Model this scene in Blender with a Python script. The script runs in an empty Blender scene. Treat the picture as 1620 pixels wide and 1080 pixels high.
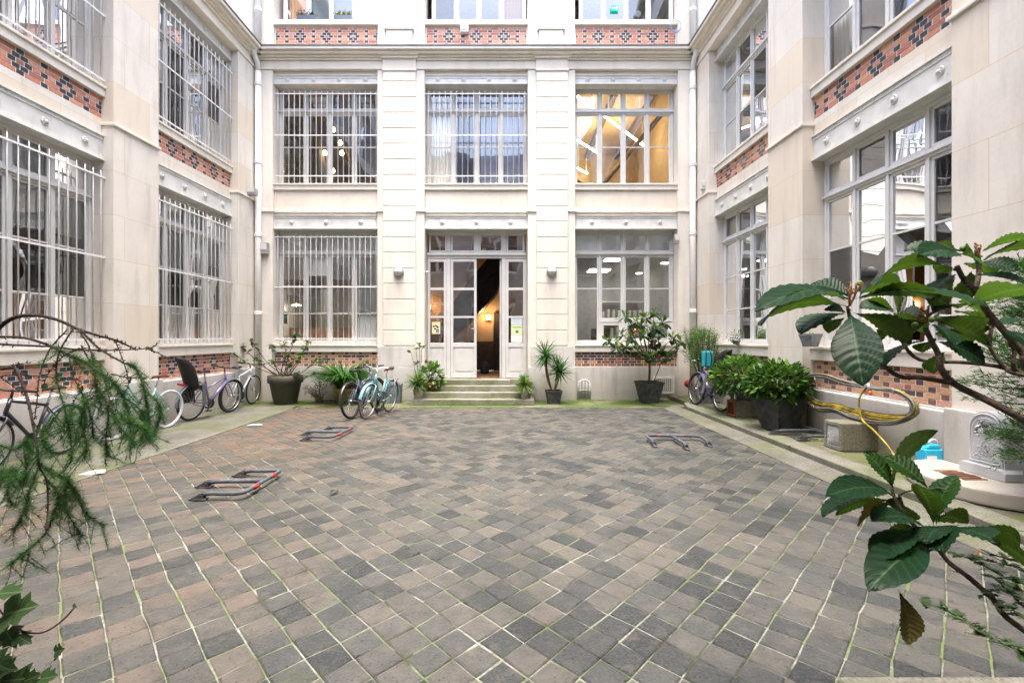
import bpy, bmesh, math, random
from mathutils import Vector, Matrix
R = math.radians
PI = math.pi
sc = bpy.context.scene
col = sc.collection

# ------------------------------------------------------------------ camera, light, exposure
CX, HY, F, H = 800.0, 533.0, 765.0, 1.6
cam_d = bpy.data.cameras.new('camera')
cam = bpy.data.objects.new('camera', cam_d); col.objects.link(cam)
cam.location = (0, 0, H); cam.rotation_euler = (R(90), 0, 0)
cam_d.sensor_width = 36; cam_d.lens = F / 1620 * 36
cam_d.shift_x = 10 / 1620; cam_d.shift_y = -7 / 1620
cam_d.clip_start = 0.05; cam_d.clip_end = 500
sc.camera = cam
w = bpy.data.worlds.new('World'); sc.world = w; w.use_nodes = True
nt = w.node_tree
bg = nt.nodes['Background']
sky = nt.nodes.new('ShaderNodeTexSky'); sky.sky_type = 'NISHITA'; sky.sun_disc = False
SUN_EL, SUN_ROT = R(81), R(176)
sky.sun_elevation = SUN_EL; sky.sun_rotation = SUN_ROT
sky.air_density = 1.0; sky.dust_density = 6.0; sky.ozone_density = 1.0
nt.links.new(sky.outputs[0], bg.inputs[0]); bg.inputs[1].default_value = 0.15
sl = bpy.data.lights.new('sun', 'SUN'); sl.energy = 0.5; sl.angle = R(40); sl.color = (1, .97, .93)
so = bpy.data.objects.new('sun', sl); col.objects.link(so)
so.rotation_euler = (R(90) - SUN_EL, 0, PI - SUN_ROT)
sc.view_settings.view_transform = 'Standard'; sc.view_settings.look = 'None'
sc.view_settings.gamma = 1; sc.view_settings.use_curve_mapping = False
sc.view_settings.exposure = 2.87
sc.render.engine = 'CYCLES'
cy = sc.cycles
cy.max_bounces = 10; cy.diffuse_bounces = 6; cy.glossy_bounces = 4; cy.transparent_max_bounces = 12
cy.use_denoising = True; cy.sample_clamp_indirect = 8; cy.caustics_reflective = False; cy.caustics_refractive = False

# ------------------------------------------------------------------ geometry from the photograph
YF, LX, RX = 12.24, -6.32, 4.80          # planes of the end, left and right walls
def PX(x, y, Y): return Vector(((x - CX) / F * Y, Y, H + (HY - y) / F * Y))
def G(x, y, z=0.0):
    Y = (H - z) * F / (y - HY)
    return Vector(((x - CX) / F * Y, Y, z))

# ------------------------------------------------------------------ materials
MATS = {}
def mat(name, base=(.5, .5, .5), rough=.6, metal=0, spec=.3, var=0.0, vscale=8.0, var2=None, bump=0.0, bscale=40.0,
        emit=None, estr=1.0, coat=0.0, sub=0.0, trans=0.0, detail=4):
    if name in MATS: return MATS[name]
    m = bpy.data.materials.new(name); m.use_nodes = True; MATS[name] = m
    t = m.node_tree; b = t.nodes['Principled BSDF']
    b.inputs['Base Color'].default_value = (*base, 1); b.inputs['Roughness'].default_value = rough
    b.inputs['Metallic'].default_value = metal; b.inputs['Specular IOR Level'].default_value = spec
    b.inputs['Coat Weight'].default_value = coat
    if emit: b.inputs['Emission Color'].default_value = (*emit, 1); b.inputs['Emission Strength'].default_value = estr
    tc = t.nodes.new('ShaderNodeNewGeometry')
    if var or var2:
        n = t.nodes.new('ShaderNodeTexNoise'); n.inputs['Scale'].default_value = vscale; n.inputs['Detail'].default_value = detail
        t.links.new(tc.outputs['Position'], n.inputs['Vector'])
        r = t.nodes.new('ShaderNodeValToRGB')
        c2 = var2 if var2 else tuple(min(1, c * (1 + var)) for c in base)
        c1 = base if var2 else tuple(c * (1 - var) for c in base)
        r.color_ramp.elements[0].position = .32; r.color_ramp.elements[1].position = .68
        r.color_ramp.elements[0].color = (*c1, 1); r.color_ramp.elements[1].color = (*c2, 1)
        t.links.new(n.outputs['Fac'], r.inputs[0]); t.links.new(r.outputs[0], b.inputs['Base Color'])
    if bump:
        n2 = t.nodes.new('ShaderNodeTexNoise'); n2.inputs['Scale'].default_value = bscale; n2.inputs['Detail'].default_value = 6
        t.links.new(tc.outputs['Position'], n2.inputs['Vector'])
        bp = t.nodes.new('ShaderNodeBump'); bp.inputs['Strength'].default_value = bump; bp.inputs['Distance'].default_value = .01
        t.links.new(n2.outputs['Fac'], bp.inputs['Height']); t.links.new(bp.outputs[0], b.inputs['Normal'])
    return m

def N(t, typ, **kw):
    n = t.nodes.new(typ)
    for k, v in kw.items():
        if k in n.inputs: n.inputs[k].default_value = v
        else: setattr(n, k, v)
    return n
def ramp(t, stops):
    r = t.nodes.new('ShaderNodeValToRGB'); e = r.color_ramp.elements
    while len(e) < len(stops): e.new(.5)
    for i, (p, c) in enumerate(stops):
        e[i].position = p; e[i].color = (*c, 1)
    return r
def mixc(t, fac, a, b, mode='MIX'):
    m = t.nodes.new('ShaderNodeMix'); m.data_type = 'RGBA'; m.blend_type = mode
    for s, v in ((m.inputs[0], fac), (m.inputs[6], a), (m.inputs[7], b)):
        if isinstance(v, (int, float)): s.default_value = v
        elif isinstance(v, tuple): s.default_value = (*v, 1)
        else: t.links.new(v, s)
    return m.outputs[2]
def math_(t, op, a, b=0.0, clamp=False):
    m = t.nodes.new('ShaderNodeMath'); m.operation = op; m.use_clamp = clamp
    for s, v in ((m.inputs[0], a), (m.inputs[1], b)):
        if isinstance(v, (int, float)): s.default_value = v
        else: t.links.new(v, s)
    return m.outputs[0]
def newmat(name, rough=.7, spec=.4):
    m = bpy.data.materials.new(name); m.use_nodes = True; MATS[name] = m
    t = m.node_tree; b = t.nodes['Principled BSDF']; b.inputs['Roughness'].default_value = rough
    b.inputs['Specular IOR Level'].default_value = spec
    return m, t, b

def stone_mat(name, base, warm, courses=True, grime=.45, dirt=(.38, .345, .30)):
    """limestone: soft tonal clouds, warm replaced blocks, thin joints, weathering stains with a shape of their own"""
    m, t, b = newmat(name, .78, .25)
    g = N(t, 'ShaderNodeNewGeometry'); pos = g.outputs['Position']
    sx = N(t, 'ShaderNodeSeparateXYZ'); t.links.new(pos, sx.inputs[0])
    n1 = N(t, 'ShaderNodeTexNoise', Scale=.9, Detail=6.0, Roughness=.6); t.links.new(pos, n1.inputs['Vector'])
    n2 = N(t, 'ShaderNodeTexNoise', Scale=22.0, Detail=5.0, Roughness=.7); t.links.new(pos, n2.inputs['Vector'])
    dark = tuple(c * .86 for c in base)
    c = mixc(t, ramp_out(t, n1.outputs['Fac'], .35, .68), dark, base)
    c = mixc(t, math_(t, 'MULTIPLY', ramp_out(t, n2.outputs['Fac'], .45, .8), .35), c, tuple(min(1, v * 1.1) for v in base))
    bumph = n2.outputs['Fac']
    if courses:
        # course lines in z and staggered vertical joints along whichever axis the wall runs
        cb = N(t, 'ShaderNodeCombineXYZ'); t.links.new(math_(t, 'ADD', sx.outputs[0], sx.outputs[1]), cb.inputs[0]); t.links.new(sx.outputs[2], cb.inputs[1])
        br = N(t, 'ShaderNodeTexBrick', Scale=1.0); t.links.new(cb.outputs[0], br.inputs['Vector'])
        br.inputs['Mortar Size'].default_value = .005; br.inputs['Mortar Smooth'].default_value = .2
        br.inputs['Brick Width'].default_value = 1.13; br.inputs['Row Height'].default_value = .715
        br.inputs['Color1'].default_value = (0, 0, 0, 1); br.inputs['Color2'].default_value = (1, 1, 1, 1)
        br.inputs['Mortar'].default_value = (.5, .5, .5, 1)
        blk = N(t, 'ShaderNodeSeparateColor'); t.links.new(br.outputs['Color'], blk.inputs[0])
        wm = math_(t, 'GREATER_THAN', blk.outputs[0], .76)
        c = mixc(t, math_(t, 'MULTIPLY', wm, .6), c, warm)
        c = mixc(t, math_(t, 'MULTIPLY', blk.outputs[0], .28), c, tuple(v * .72 for v in base))
        c = mixc(t, math_(t, 'MULTIPLY', br.outputs['Fac'], .8), c, (.56, .44, .29))
    # weather streaks (stretched noise)
    mp = N(t, 'ShaderNodeMapping'); mp.inputs['Scale'].default_value = (3.2, 3.2, .45); t.links.new(pos, mp.inputs[0])
    n3 = N(t, 'ShaderNodeTexNoise', Scale=1.4, Detail=7.0, Roughness=.65); t.links.new(mp.outputs[0], n3.inputs['Vector'])
    c = mixc(t, math_(t, 'MULTIPLY', ramp_out(t, n3.outputs['Fac'], .50, .74), grime), c, dirt)
    # splash zone: damp, dirty foot of the wall (noise broken)
    zz = math_(t, 'ADD', sx.outputs[2], math_(t, 'MULTIPLY', n1.outputs['Fac'], -.9))
    mr = N(t, 'ShaderNodeMapRange'); mr.inputs['From Min'].default_value = .40; mr.inputs['From Max'].default_value = -.40
    t.links.new(zz, mr.inputs['Value'])
    c = mixc(t, math_(t, 'MULTIPLY', mr.outputs[0], .55), c, (.22, .20, .15))
    t.links.new(c, b.inputs['Base Color'])
    bp = N(t, 'ShaderNodeBump', Strength=.28, Distance=.006); t.links.new(bumph, bp.inputs['Height']); t.links.new(bp.outputs[0], b.inputs['Normal'])
    return m
def ramp_out(t, val, lo, hi):
    mr = t.nodes.new('ShaderNodeMapRange'); mr.inputs['From Min'].default_value = lo; mr.inputs['From Max'].default_value = hi
    t.links.new(val, mr.inputs['Value']); return mr.outputs[0]

STONE = stone_mat('pale limestone', (.735, .69, .615), (.70, .59, .44))
STONE2 = stone_mat('pale limestone facade', (.735, .69, .61), (.70, .59, .44), courses=False, grime=.3)
PLINTH = stone_mat('plinth limestone', (.60, .58, .55), (.6, .54, .46), courses=False, grime=.6, dirt=(.24, .21, .18))
WARM = stone_mat('warm limestone panel', (.74, .67, .57), (.70, .61, .50), courses=False, grime=.25, dirt=(.45, .33, .22))
CORN = stone_mat('cornice limestone', (.78, .72, .62), (.70, .61, .50), courses=False, grime=.35, dirt=(.55, .43, .31))
RENDERW = mat('white rendered upper wall', (.78, .77, .75), .8, var=.05, vscale=1.5)
METAL = mat('grey painted iron', (.64, .635, .60), .45, var=.10, vscale=5, bump=.15, bscale=60)
FRAME = mat('light grey window paint', (.57, .565, .55), .42, var=.06, vscale=4, bump=.08, bscale=50)
FRAMEW = mat('white window paint', (.62, .62, .61), .42, var=.05, vscale=4)
BAR = mat('grille paint', (.72, .715, .70), .4, var=.08, vscale=12)
PIPE = mat('cream pipe paint', (.76, .74, .69), .45, var=.08, vscale=3)
ZINC = mat('zinc flashing', (.22, .23, .24), .5, metal=.3, var=.2)
MORTAR = mat('white brick mortar', (.74, .72, .68), .85, var=.08, bump=.3)
BR_R = [mat('red brick %s' % n, c, .72, var=.16, vscale=30, bump=.4, bscale=90) for n, c in
        (('plain', (.50, .21, .14)), ('orange', (.58, .29, .17)), ('pale', (.56, .30, .22)), ('deep', (.36, .145, .105)))]
BR_M = [mat('mixed brick %s' % n, c, .72, var=.2, vscale=30, bump=.4, bscale=90) for n, c in
        (('brown', (.20, .095, .07)), ('ochre', (.54, .31, .17)), ('plum', (.11, .065, .065)), ('rust', (.34, .13, .07)))]
BR_B = mat('black glazed brick', (.045, .042, .052), .4, var=.3, vscale=30)
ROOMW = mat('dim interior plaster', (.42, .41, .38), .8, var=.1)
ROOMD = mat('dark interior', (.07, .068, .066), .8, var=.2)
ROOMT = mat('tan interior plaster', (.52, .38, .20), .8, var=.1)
BLIND = mat('pale window blind', (.80, .86, .88), .7)
_t = BLIND.node_tree; _m = _t.nodes.new('ShaderNodeMixShader'); _m.inputs[0].default_value = .4; _tr = _t.nodes.new('ShaderNodeBsdfTranslucent'); _tr.inputs[0].default_value = (.85, .9, .9, 1)
_t.links.new(_t.nodes['Principled BSDF'].outputs[0], _m.inputs[1]); _t.links.new(_tr.outputs[0], _m.inputs[2]); _t.links.new(_m.outputs[0], _t.nodes['Material Output'].inputs[0])
CURT = mat('cream curtain', (.78, .75, .66), .85)
CURTO = mat('orange curtain', (.75, .42, .20), .85)
CURTB = mat('blue grey curtain', (.20, .22, .30), .85)
GREYWALL = mat('interior grey panel', (.15, .15, .14), .7)
WOOD = mat('interior orange wood', (.50, .24, .12), .6, var=.2, vscale=6)

def glass_mat(name, tint, refl):
    m = bpy.data.materials.new(name); m.use_nodes = True; MATS[name] = m
    t = m.node_tree; t.nodes.remove(t.nodes['Principled BSDF'])
    tr = N(t, 'ShaderNodeBsdfTransparent'); tr.inputs[0].default_value = (*tint, 1)
    gl = N(t, 'ShaderNodeBsdfGlossy'); gl.inputs['Roughness'].default_value = .012; gl.inputs[0].default_value = (.95, .97, 1, 1)
    fr = N(t, 'ShaderNodeFresnel'); fr.inputs[0].default_value = 1.5
    mx = N(t, 'ShaderNodeMixShader')
    g = N(t, 'ShaderNodeNewGeometry')
    n = N(t, 'ShaderNodeTexNoise', Scale=1.3, Detail=1.0); t.links.new(g.outputs['Position'], n.inputs['Vector'])
    bp = N(t, 'ShaderNodeBump', Strength=.35, Distance=.02); t.links.new(n.outputs['Fac'], bp.inputs['Height'])
    t.links.new(bp.outputs[0], gl.inputs['Normal'])
    t.links.new(math_(t, 'ADD', math_(t, 'MULTIPLY', fr.outputs[0], 1.4), refl, True), mx.inputs[0])
    t.links.new(tr.outputs[0], mx.inputs[1]); t.links.new(gl.outputs[0], mx.inputs[2])
    t.links.new(mx.outputs[0], t.nodes['Material Output'].inputs[0])
    return m
GLASS = glass_mat('window glass', (.98, .99, .99), .09)
GLASSD = glass_mat('door glass', (.62, .64, .65), .30)

# ------------------------------------------------------------------ mesh helpers
class MB:
    def __init__(s): s.v = []; s.f = []; s.m = []; s.sm = []; s.uv = {}
    def add(s, vs, fs, mi=0, smooth=False, uvs=None):
        o = len(s.v); s.v.extend([tuple(v) for v in vs])
        for k, f in enumerate(fs):
            if uvs is not None: s.uv[len(s.f)] = [uvs[i] for i in f]
            s.f.append(tuple(i + o for i in f)); s.m.append(mi); s.sm.append(smooth)
    def box(s, x0, x1, y0, y1, z0, z1, mi=0, M=None):
        x0, x1 = min(x0, x1), max(x0, x1); y0, y1 = min(y0, y1), max(y0, y1); z0, z1 = min(z0, z1), max(z0, z1)
        vs = [Vector(p) for p in ((x0, y0, z0), (x1, y0, z0), (x1, y1, z0), (x0, y1, z0), (x0, y0, z1), (x1, y0, z1), (x1, y1, z1), (x0, y1, z1))]
        if M is not None: vs = [M @ p for p in vs]
        s.add(vs, [(0, 3, 2, 1), (4, 5, 6, 7), (0, 1, 5, 4), (1, 2, 6, 5), (2, 3, 7, 6), (3, 0, 4, 7)], mi)
    def tbox(s, T, u0, u1, d0, d1, z0, z1, mi=0):
        a, b = T(u0, d0, z0), T(u1, d1, z1)
        s.box(a[0], b[0], a[1], b[1], a[2], b[2], mi)
    def tube(s, pts, r, seg=8, mi=0, cap=True, closed=False, smooth=True):
        pts = [Vector(p) for p in pts]; n = len(pts)
        rr = r if isinstance(r, (list, tuple)) else [r] * n
        vs = []; fr = None
        for i, p in enumerate(pts):
            if closed: d = pts[(i + 1) % n] - pts[i - 1]
            else: d = pts[min(i + 1, n - 1)] - pts[max(i - 1, 0)]
            d = d.normalized() if d.length > 1e-9 else Vector((0, 0, 1))
            if fr is None:
                a = Vector((0, 0, 1)) if abs(d.z) < .9 else Vector((1, 0, 0)); x = d.cross(a).normalized()
            else:
                x = fr - d * fr.dot(d); x = x.normalized() if x.length > 1e-6 else d.orthogonal().normalized()
            fr = x; y = d.cross(x)
            for k in range(seg):
                a = 2 * PI * k / seg; vs.append(p + (x * math.cos(a) + y * math.sin(a)) * rr[i])
        fs = []
        for i in range(n if closed else n - 1):
            j = (i + 1) % n
            for k in range(seg):
                l = (k + 1) % seg; fs.append((i * seg + k, i * seg + l, j * seg + l, j * seg + k))
        if cap and not closed:
            fs.append(tuple(range(seg))[::-1]); fs.append(tuple((n - 1) * seg + k for k in range(seg)))
        s.add(vs, fs, mi, smooth)
    def lathe(s, prof, seg=24, M=None, mi=0, smooth=True, sq=0):
        """prof: (r,z) pairs from bottom to top, spun round local z"""
        vs = []; fs = []
        for r, z in prof:
            for k in range(seg):
                a = 2 * PI * k / seg; v = Vector((r * math.cos(a), r * math.sin(a), z)); vs.append(M @ v if M is not None else v)
        for i in range(len(prof) - 1):
            for k in range(seg):
                l = (k + 1) % seg; fs.append((i * seg + k, i * seg + l, (i + 1) * seg + l, (i + 1) * seg + k))
        fs.append(tuple(range(seg))[::-1]); fs.append(tuple((len(prof) - 1) * seg + k for k in range(seg)))
        s.add(vs, fs, mi, smooth)
    def ball(s, c, r, mi=0, sc3=(1, 1, 1), seg=10, rings=6):
        prof = [(math.sin(PI * (i + .02) / (rings + .04)) * r, -math.cos(PI * (i + .02) / (rings + .04)) * r) for i in range(rings + 1)]
        M = Matrix.Translation(c) @ Matrix.Diagonal((*sc3, 1)); s.lathe(prof, seg, M, mi)
    def prism(s, poly, h0, h1, M=None, mi=0):
        """poly in xy, extruded h0..h1 in z"""
        n = len(poly); vs = [Vector((x, y, h0)) for x, y in poly] + [Vector((x, y, h1)) for x, y in poly]
        if M is not None: vs = [M @ v for v in vs]
        fs = [tuple(range(n))[::-1], tuple(range(n, 2 * n))] + [(i, (i + 1) % n, n + (i + 1) % n, n + i) for i in range(n)]
        s.add(vs, fs, mi)
    def build(s, name, mats, parent=None, bevel=0.0, origin=None, seg=1):
        me = bpy.data.meshes.new(name)
        off = Vector((0, 0, 0))
        if parent is not None: off = world_of(parent)
        elif origin is not None: off = Vector(origin)
        me.from_pydata([Vector(v) - off for v in s.v], [], s.f)
        for m in (mats if isinstance(mats, (list, tuple)) else [mats]): me.materials.append(m)
        me.polygons.foreach_set('material_index', s.m); me.polygons.foreach_set('use_smooth', s.sm)
        if s.uv:
            uvl = me.uv_layers.new(name='UVMap')
            for p in me.polygons:
                u = s.uv.get(p.index)
                if u:
                    for li, c in zip(p.loop_indices, u): uvl.data[li].uv = c
        if not s.uv or bevel:
            bm = bmesh.new(); bm.from_mesh(me)
            if not s.uv: bmesh.ops.recalc_face_normals(bm, faces=bm.faces)
            if bevel:
                es = [e for e in bm.edges if len(e.link_faces) == 2 and e.calc_face_angle(0) > .7]
                bmesh.ops.bevel(bm, geom=es, offset=bevel, segments=seg, affect='EDGES', profile=.6, clamp_overlap=True)
            bm.to_mesh(me); bm.free()
        me.update()
        o = bpy.data.objects.new(name, me); col.objects.link(o)
        if parent is not None: o.parent = parent
        elif origin is not None: o.location = off
        return o
def world_of(o):
    v = Vector(o.location)
    while o.parent is not None: o = o.parent; v += Vector(o.location)
    return v
def tag(o, label=None, cat=None, group=None, kind=None):
    if label: o['label'] = label
    if cat: o['category'] = cat
    if group: o['group'] = group
    if kind: o['kind'] = kind
    return o
def thing(name, loc, label, cat, group=None, rz=0):
    o = bpy.data.objects.new(name, None); col.objects.link(o); o.location = loc; o.rotation_euler.z = rz
    o.empty_display_size = .1
    return tag(o, label, cat, group)
def copy_tree(o, parent=None):
    c = o.copy(); col.objects.link(c); c.parent = parent
    for ch in list(o.children): copy_tree(ch, c)
    return c
def grp(o, M):
    """rotate/scale a builder's vertices"""
    o.v = [tuple(M @ Vector(v)) for v in o.v]
def rnd(a, b): return random.uniform(a, b)
def smooth_path(pts, n=4):
    """Catmull-Rom"""
    P = [Vector(p) for p in pts]; out = []
    for i in range(len(P) - 1):
        p0 = P[max(i - 1, 0)]; p1 = P[i]; p2 = P[i + 1]; p3 = P[min(i + 2, len(P) - 1)]
        for k in range(n):
            t = k / n
            out.append(.5 * ((2 * p1) + (p2 - p0) * t + (2 * p0 - 5 * p1 + 4 * p2 - p3) * t * t + (3 * p1 - p0 - 3 * p2 + p3) * t ** 3))
    out.append(P[-1]); return out
# ------------------------------------------------------------------ ground
random.seed(3)
def ground_mat(name, a, b_, moss=.4, mossc=(.075, .11, .02), scale=3.0, mlo=.5, mhi=.66, rough=.75, joints=None):
    m, t, b = newmat(name, rough, .3)
    g = N(t, 'ShaderNodeNewGeometry'); pos = g.outputs['Position']
    n = N(t, 'ShaderNodeTexNoise', Scale=scale, Detail=8.0, Roughness=.65); t.links.new(pos, n.inputs['Vector'])
    n2 = N(t, 'ShaderNodeTexNoise', Scale=1.1, Detail=7.0, Roughness=.7); t.links.new(pos, n2.inputs['Vector'])
    n3 = N(t, 'ShaderNodeTexNoise', Scale=60.0, Detail=4.0); t.links.new(pos, n3.inputs['Vector'])
    c = mixc(t, ramp_out(t, n.outputs['Fac'], .3, .7), a, b_)
    c = mixc(t, math_(t, 'MULTIPLY', ramp_out(t, n3.outputs['Fac'], .42, .62), .55), c, tuple(v * .45 for v in a))
    if joints:
        br = N(t, 'ShaderNodeTexBrick', Scale=1.0); t.links.new(pos, br.inputs['Vector'])
        br.inputs['Mortar Size'].default_value = joints[2]; br.inputs['Brick Width'].default_value = joints[0]; br.inputs['Row Height'].default_value = joints[1]
        br.inputs['Color1'].default_value = (.8, .8, .8, 1); br.inputs['Color2'].default_value = (1.1, 1.1, 1.1, 1); br.inputs['Mortar'].default_value = (.42, .45, .25, 1)
        c = mixc(t, 1.0, c, br.outputs['Color'], 'MULTIPLY')
    c = mixc(t, math_(t, 'MULTIPLY', ramp_out(t, n2.outputs['Fac'], mlo, mhi), moss), c, mossc)
    t.links.new(c, b.inputs['Base Color'])
    bp = N(t, 'ShaderNodeBump', Strength=.5, Distance=.006); t.links.new(n3.outputs['Fac'], bp.inputs['Height']); t.links.new(bp.outputs[0], b.inputs['Normal'])
    return m
GRAV = ground_mat('mortar bed', (.34, .33, .29), (.50, .48, .44), .75, (.13, .19, .035), 5, .44, .6)
CEM = ground_mat('cement walk', (.075, .073, .062), (.20, .195, .17), .6, (.08, .10, .03), 1.6, .44, .62)
MOSSY = ground_mat('mossy cement strip', (.13, .125, .075), (.21, .20, .135), .9, (.05, .085, .012), 2.5, .38, .52)
CURB = ground_mat('granite kerb', (.13, .125, .10), (.23, .225, .19), .6, (.065, .095, .02), 4, .42, .6, joints=None)
SIDE = ground_mat('side walk setts', (.10, .095, .072), (.18, .17, .135), .8, (.095, .115, .025), 3, .38, .56, joints=(.30, .22, .008))
STEP = ground_mat('step stone', (.20, .19, .155), (.34, .33, .285), .7, (.085, .11, .03), 4, .44, .60)
SOIL = mat('planting bed soil', (.05, .035, .022), .95, var=.4, vscale=20, bump=.8)

b = MB(); b.add([(-60, -60, -.03), (60, -60, -.03), (60, 60, -.03), (-60, 60, -.03)], [(0, 1, 2, 3)])
tag(b.build('ground', GRAV), kind='structure')
# pavers: one block per stone, clipped to the yard
def paver_mat():
    m, t, b = newmat('sandstone setts', .6, .18)
    g = N(t, 'ShaderNodeNewGeometry'); pos = g.outputs['Position']; rp = g.outputs['Random Per Island']
    sx = N(t, 'ShaderNodeSeparateXYZ'); t.links.new(pos, sx.inputs[0])
    r = ramp(t, [(0, (.020, .024, .027)), (.15, (.030, .035, .037)), (.35, (.050, .054, .053)), (.6, (.068, .069, .064)), (.85, (.090, .084, .073)), (1, (.047, .050, .050))])
    r.color_ramp.interpolation = 'LINEAR'; t.links.new(rp, r.inputs[0])
    r2 = ramp(t, [(0, (.048, .051, .046)), (.3, (.074, .068, .057)), (.6, (.10, .078, .060)), (.85, (.118, .077, .055)), (1, (.058, .058, .052))]); t.links.new(rp, r2.inputs[0])
    n0 = N(t, 'ShaderNodeTexNoise', Scale=.35, Detail=2.0); t.links.new(pos, n0.inputs['Vector'])
    redf = ramp_out(t, math_(t, 'ADD', math_(t, 'MULTIPLY', sx.outputs[0], -.11), n0.outputs['Fac']), .55, 1.0)
    c = mixc(t, math_(t, 'MULTIPLY', redf, 1.0), r.outputs[0], r2.outputs[0])
    wv = N(t, 'ShaderNodeTexWhiteNoise', noise_dimensions='1D'); t.links.new(rp, wv.inputs['W'])
    n1 = N(t, 'ShaderNodeTexNoise', Scale=9.0, Detail=6.0, Roughness=.6, noise_dimensions='4D'); t.links.new(pos, n1.inputs['Vector'])
    t.links.new(math_(t, 'MULTIPLY', rp, 40.0), n1.inputs['W'])
    n2 = N(t, 'ShaderNodeTexNoise', Scale=55.0, Detail=6.0, Roughness=.7); t.links.new(pos, n2.inputs['Vector'])
    c = mixc(t, math_(t, 'MULTIPLY', ramp_out(t, n1.outputs['Fac'], .52, .74), .5), c, (.125, .105, .088))
    c = mixc(t, math_(t, 'MULTIPLY', ramp_out(t, n1.outputs['Fac'], .5, .28), .6), c, (.030, .033, .033))
    c = mixc(t, math_(t, 'MULTIPLY', ramp_out(t, n2.outputs['Fac'], .45, .72), .42), c, (.125, .12, .108))
    # pits and dark flecks
    vn = N(t, 'ShaderNodeTexVoronoi', Scale=38.0); t.links.new(pos, vn.inputs['Vector'])
    c = mixc(t, math_(t, 'MULTIPLY', ramp_out(t, vn.outputs['Distance'], .16, .05), .65), c, (.02, .019, .017))
    n4 = N(t, 'ShaderNodeTexNoise', Scale=1.6, Detail=7.0, Roughness=.7); t.links.new(pos, n4.inputs['Vector'])
    c = mixc(t, math_(t, 'MULTIPLY', ramp_out(t, n4.outputs['Fac'], .58, .75), .4), c, (.075, .10, .03))
    n5 = N(t, 'ShaderNodeTexNoise', Scale=.55, Detail=6.0, Roughness=.65); t.links.new(pos, n5.inputs['Vector'])
    c = mixc(t, math_(t, 'MULTIPLY', ramp_out(t, n5.outputs['Fac'], .48, .68), .42), c, (.028, .029, .026))
    c = mixc(t, math_(t, 'MULTIPLY', ramp_out(t, n5.outputs['Fac'], .46, .30), .12), c, (.135, .13, .12))
    t.links.new(c, b.inputs['Base Color'])
    hh = math_(t, 'ADD', math_(t, 'MULTIPLY', n1.outputs['Fac'], 1.4), math_(t, 'MULTIPLY', n2.outputs['Fac'], .5))
    hh = math_(t, 'ADD', hh, math_(t, 'MULTIPLY', ramp_out(t, vn.outputs['Distance'], .2, .05), -.6))
    bp = N(t, 'ShaderNodeBump', Strength=1.0, Distance=.011); t.links.new(hh, bp.inputs['Height']); t.links.new(bp.outputs[0], b.inputs['Normal'])
    return m
PAV = paver_mat()
LE, RE, FE, NE = -4.80, 3.55, 10.95, -6.0
bm = bmesh.new()
a1, a2 = Vector((.1225, .1315)), Vector((-.1225, .1315))
jit = {}
def jt(i, j):
    if (i, j) not in jit: jit[(i, j)] = Vector((rnd(-.006, .006), rnd(-.006, .006)))
    return jit[(i, j)]
for i in range(-60, 110):
    for j in range(-60, 110):
        o = a1 * i + a2 * j + Vector((-.02, .05))
        if not (LE - .3 < o.x < RE + .3 and -1.2 < o.y < FE + .2): continue
        cs = [o + jt(i, j), o + a1 + jt(i + 1, j), o + a1 + a2 + jt(i + 1, j + 1), o + a2 + jt(i, j + 1)]
        c = sum(cs, Vector((0, 0))) / 4
        g0 = rnd(.0022, .0048) / .125; g1 = g0 + rnd(.011, .019) / .125
        h = [rnd(-.0035, .0035) + (rnd(-.004, .0) ) for _ in cs]
        bot = [bm.verts.new((*(p + (c - p) * g0), -.03)) for p in cs]
        mid = [bm.verts.new((*(p + (c - p) * g0), h[k] - .0095)) for k, p in enumerate(cs)]
        top = [bm.verts.new((*(p + (c - p) * g1 + Vector((rnd(-.002, .002), rnd(-.002, .002)))), h[k])) for k, p in enumerate(cs)]
        for k in range(4):
            l = (k + 1) % 4
            bm.faces.new((bot[k], bot[l], mid[l], mid[k])); f = bm.faces.new((mid[k], mid[l], top[l], top[k])); f.smooth = True
        bm.faces.new(top)
for co, no in (((LE, 0, 0), (-1, 0, 0)), ((RE, 0, 0), (1, 0, 0)), ((0, FE, 0), (0, 1, 0))):
    bmesh.ops.bisect_plane(bm, geom=bm.verts[:] + bm.edges[:] + bm.faces[:], plane_co=co, plane_no=no, clear_outer=True)
me = bpy.data.meshes.new('courtyard_paving'); bm.to_mesh(me); bm.free(); me.materials.append(PAV)
o = bpy.data.objects.new('courtyard_paving', me); col.objects.link(o); tag(o, kind='structure')
# mortar bed between the setts
def jointbed():
    m, t, b = newmat('sett joints', .85, .2)
    g = N(t, 'ShaderNodeNewGeometry'); pos = g.outputs['Position']
    n = N(t, 'ShaderNodeTexNoise', Scale=2.2, Detail=6.0, Roughness=.7); t.links.new(pos, n.inputs['Vector'])
    n2 = N(t, 'ShaderNodeTexNoise', Scale=35.0, Detail=5.0); t.links.new(pos, n2.inputs['Vector'])
    n3 = N(t, 'ShaderNodeTexNoise', Scale=1.3, Detail=5.0); n3.inputs['Distortion'].default_value = 1.0; t.links.new(pos, n3.inputs['Vector'])
    c = mixc(t, ramp_out(t, n2.outputs['Fac'], .3, .7), (.12, .125, .105), (.25, .255, .23))
    c = mixc(t, math_(t, 'MULTIPLY', ramp_out(t, n.outputs['Fac'], .44, .56), .85), c, (.085, .12, .035))
    c = mixc(t, math_(t, 'MULTIPLY', ramp_out(t, n3.outputs['Fac'], .62, .66), .9), c, (.035, .035, .02))
    t.links.new(c, b.inputs['Base Color'])
    bp = N(t, 'ShaderNodeBump', Strength=.8, Distance=.006); t.links.new(n2.outputs['Fac'], bp.inputs['Height']); t.links.new(bp.outputs[0], b.inputs['Normal'])
    return m
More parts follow.
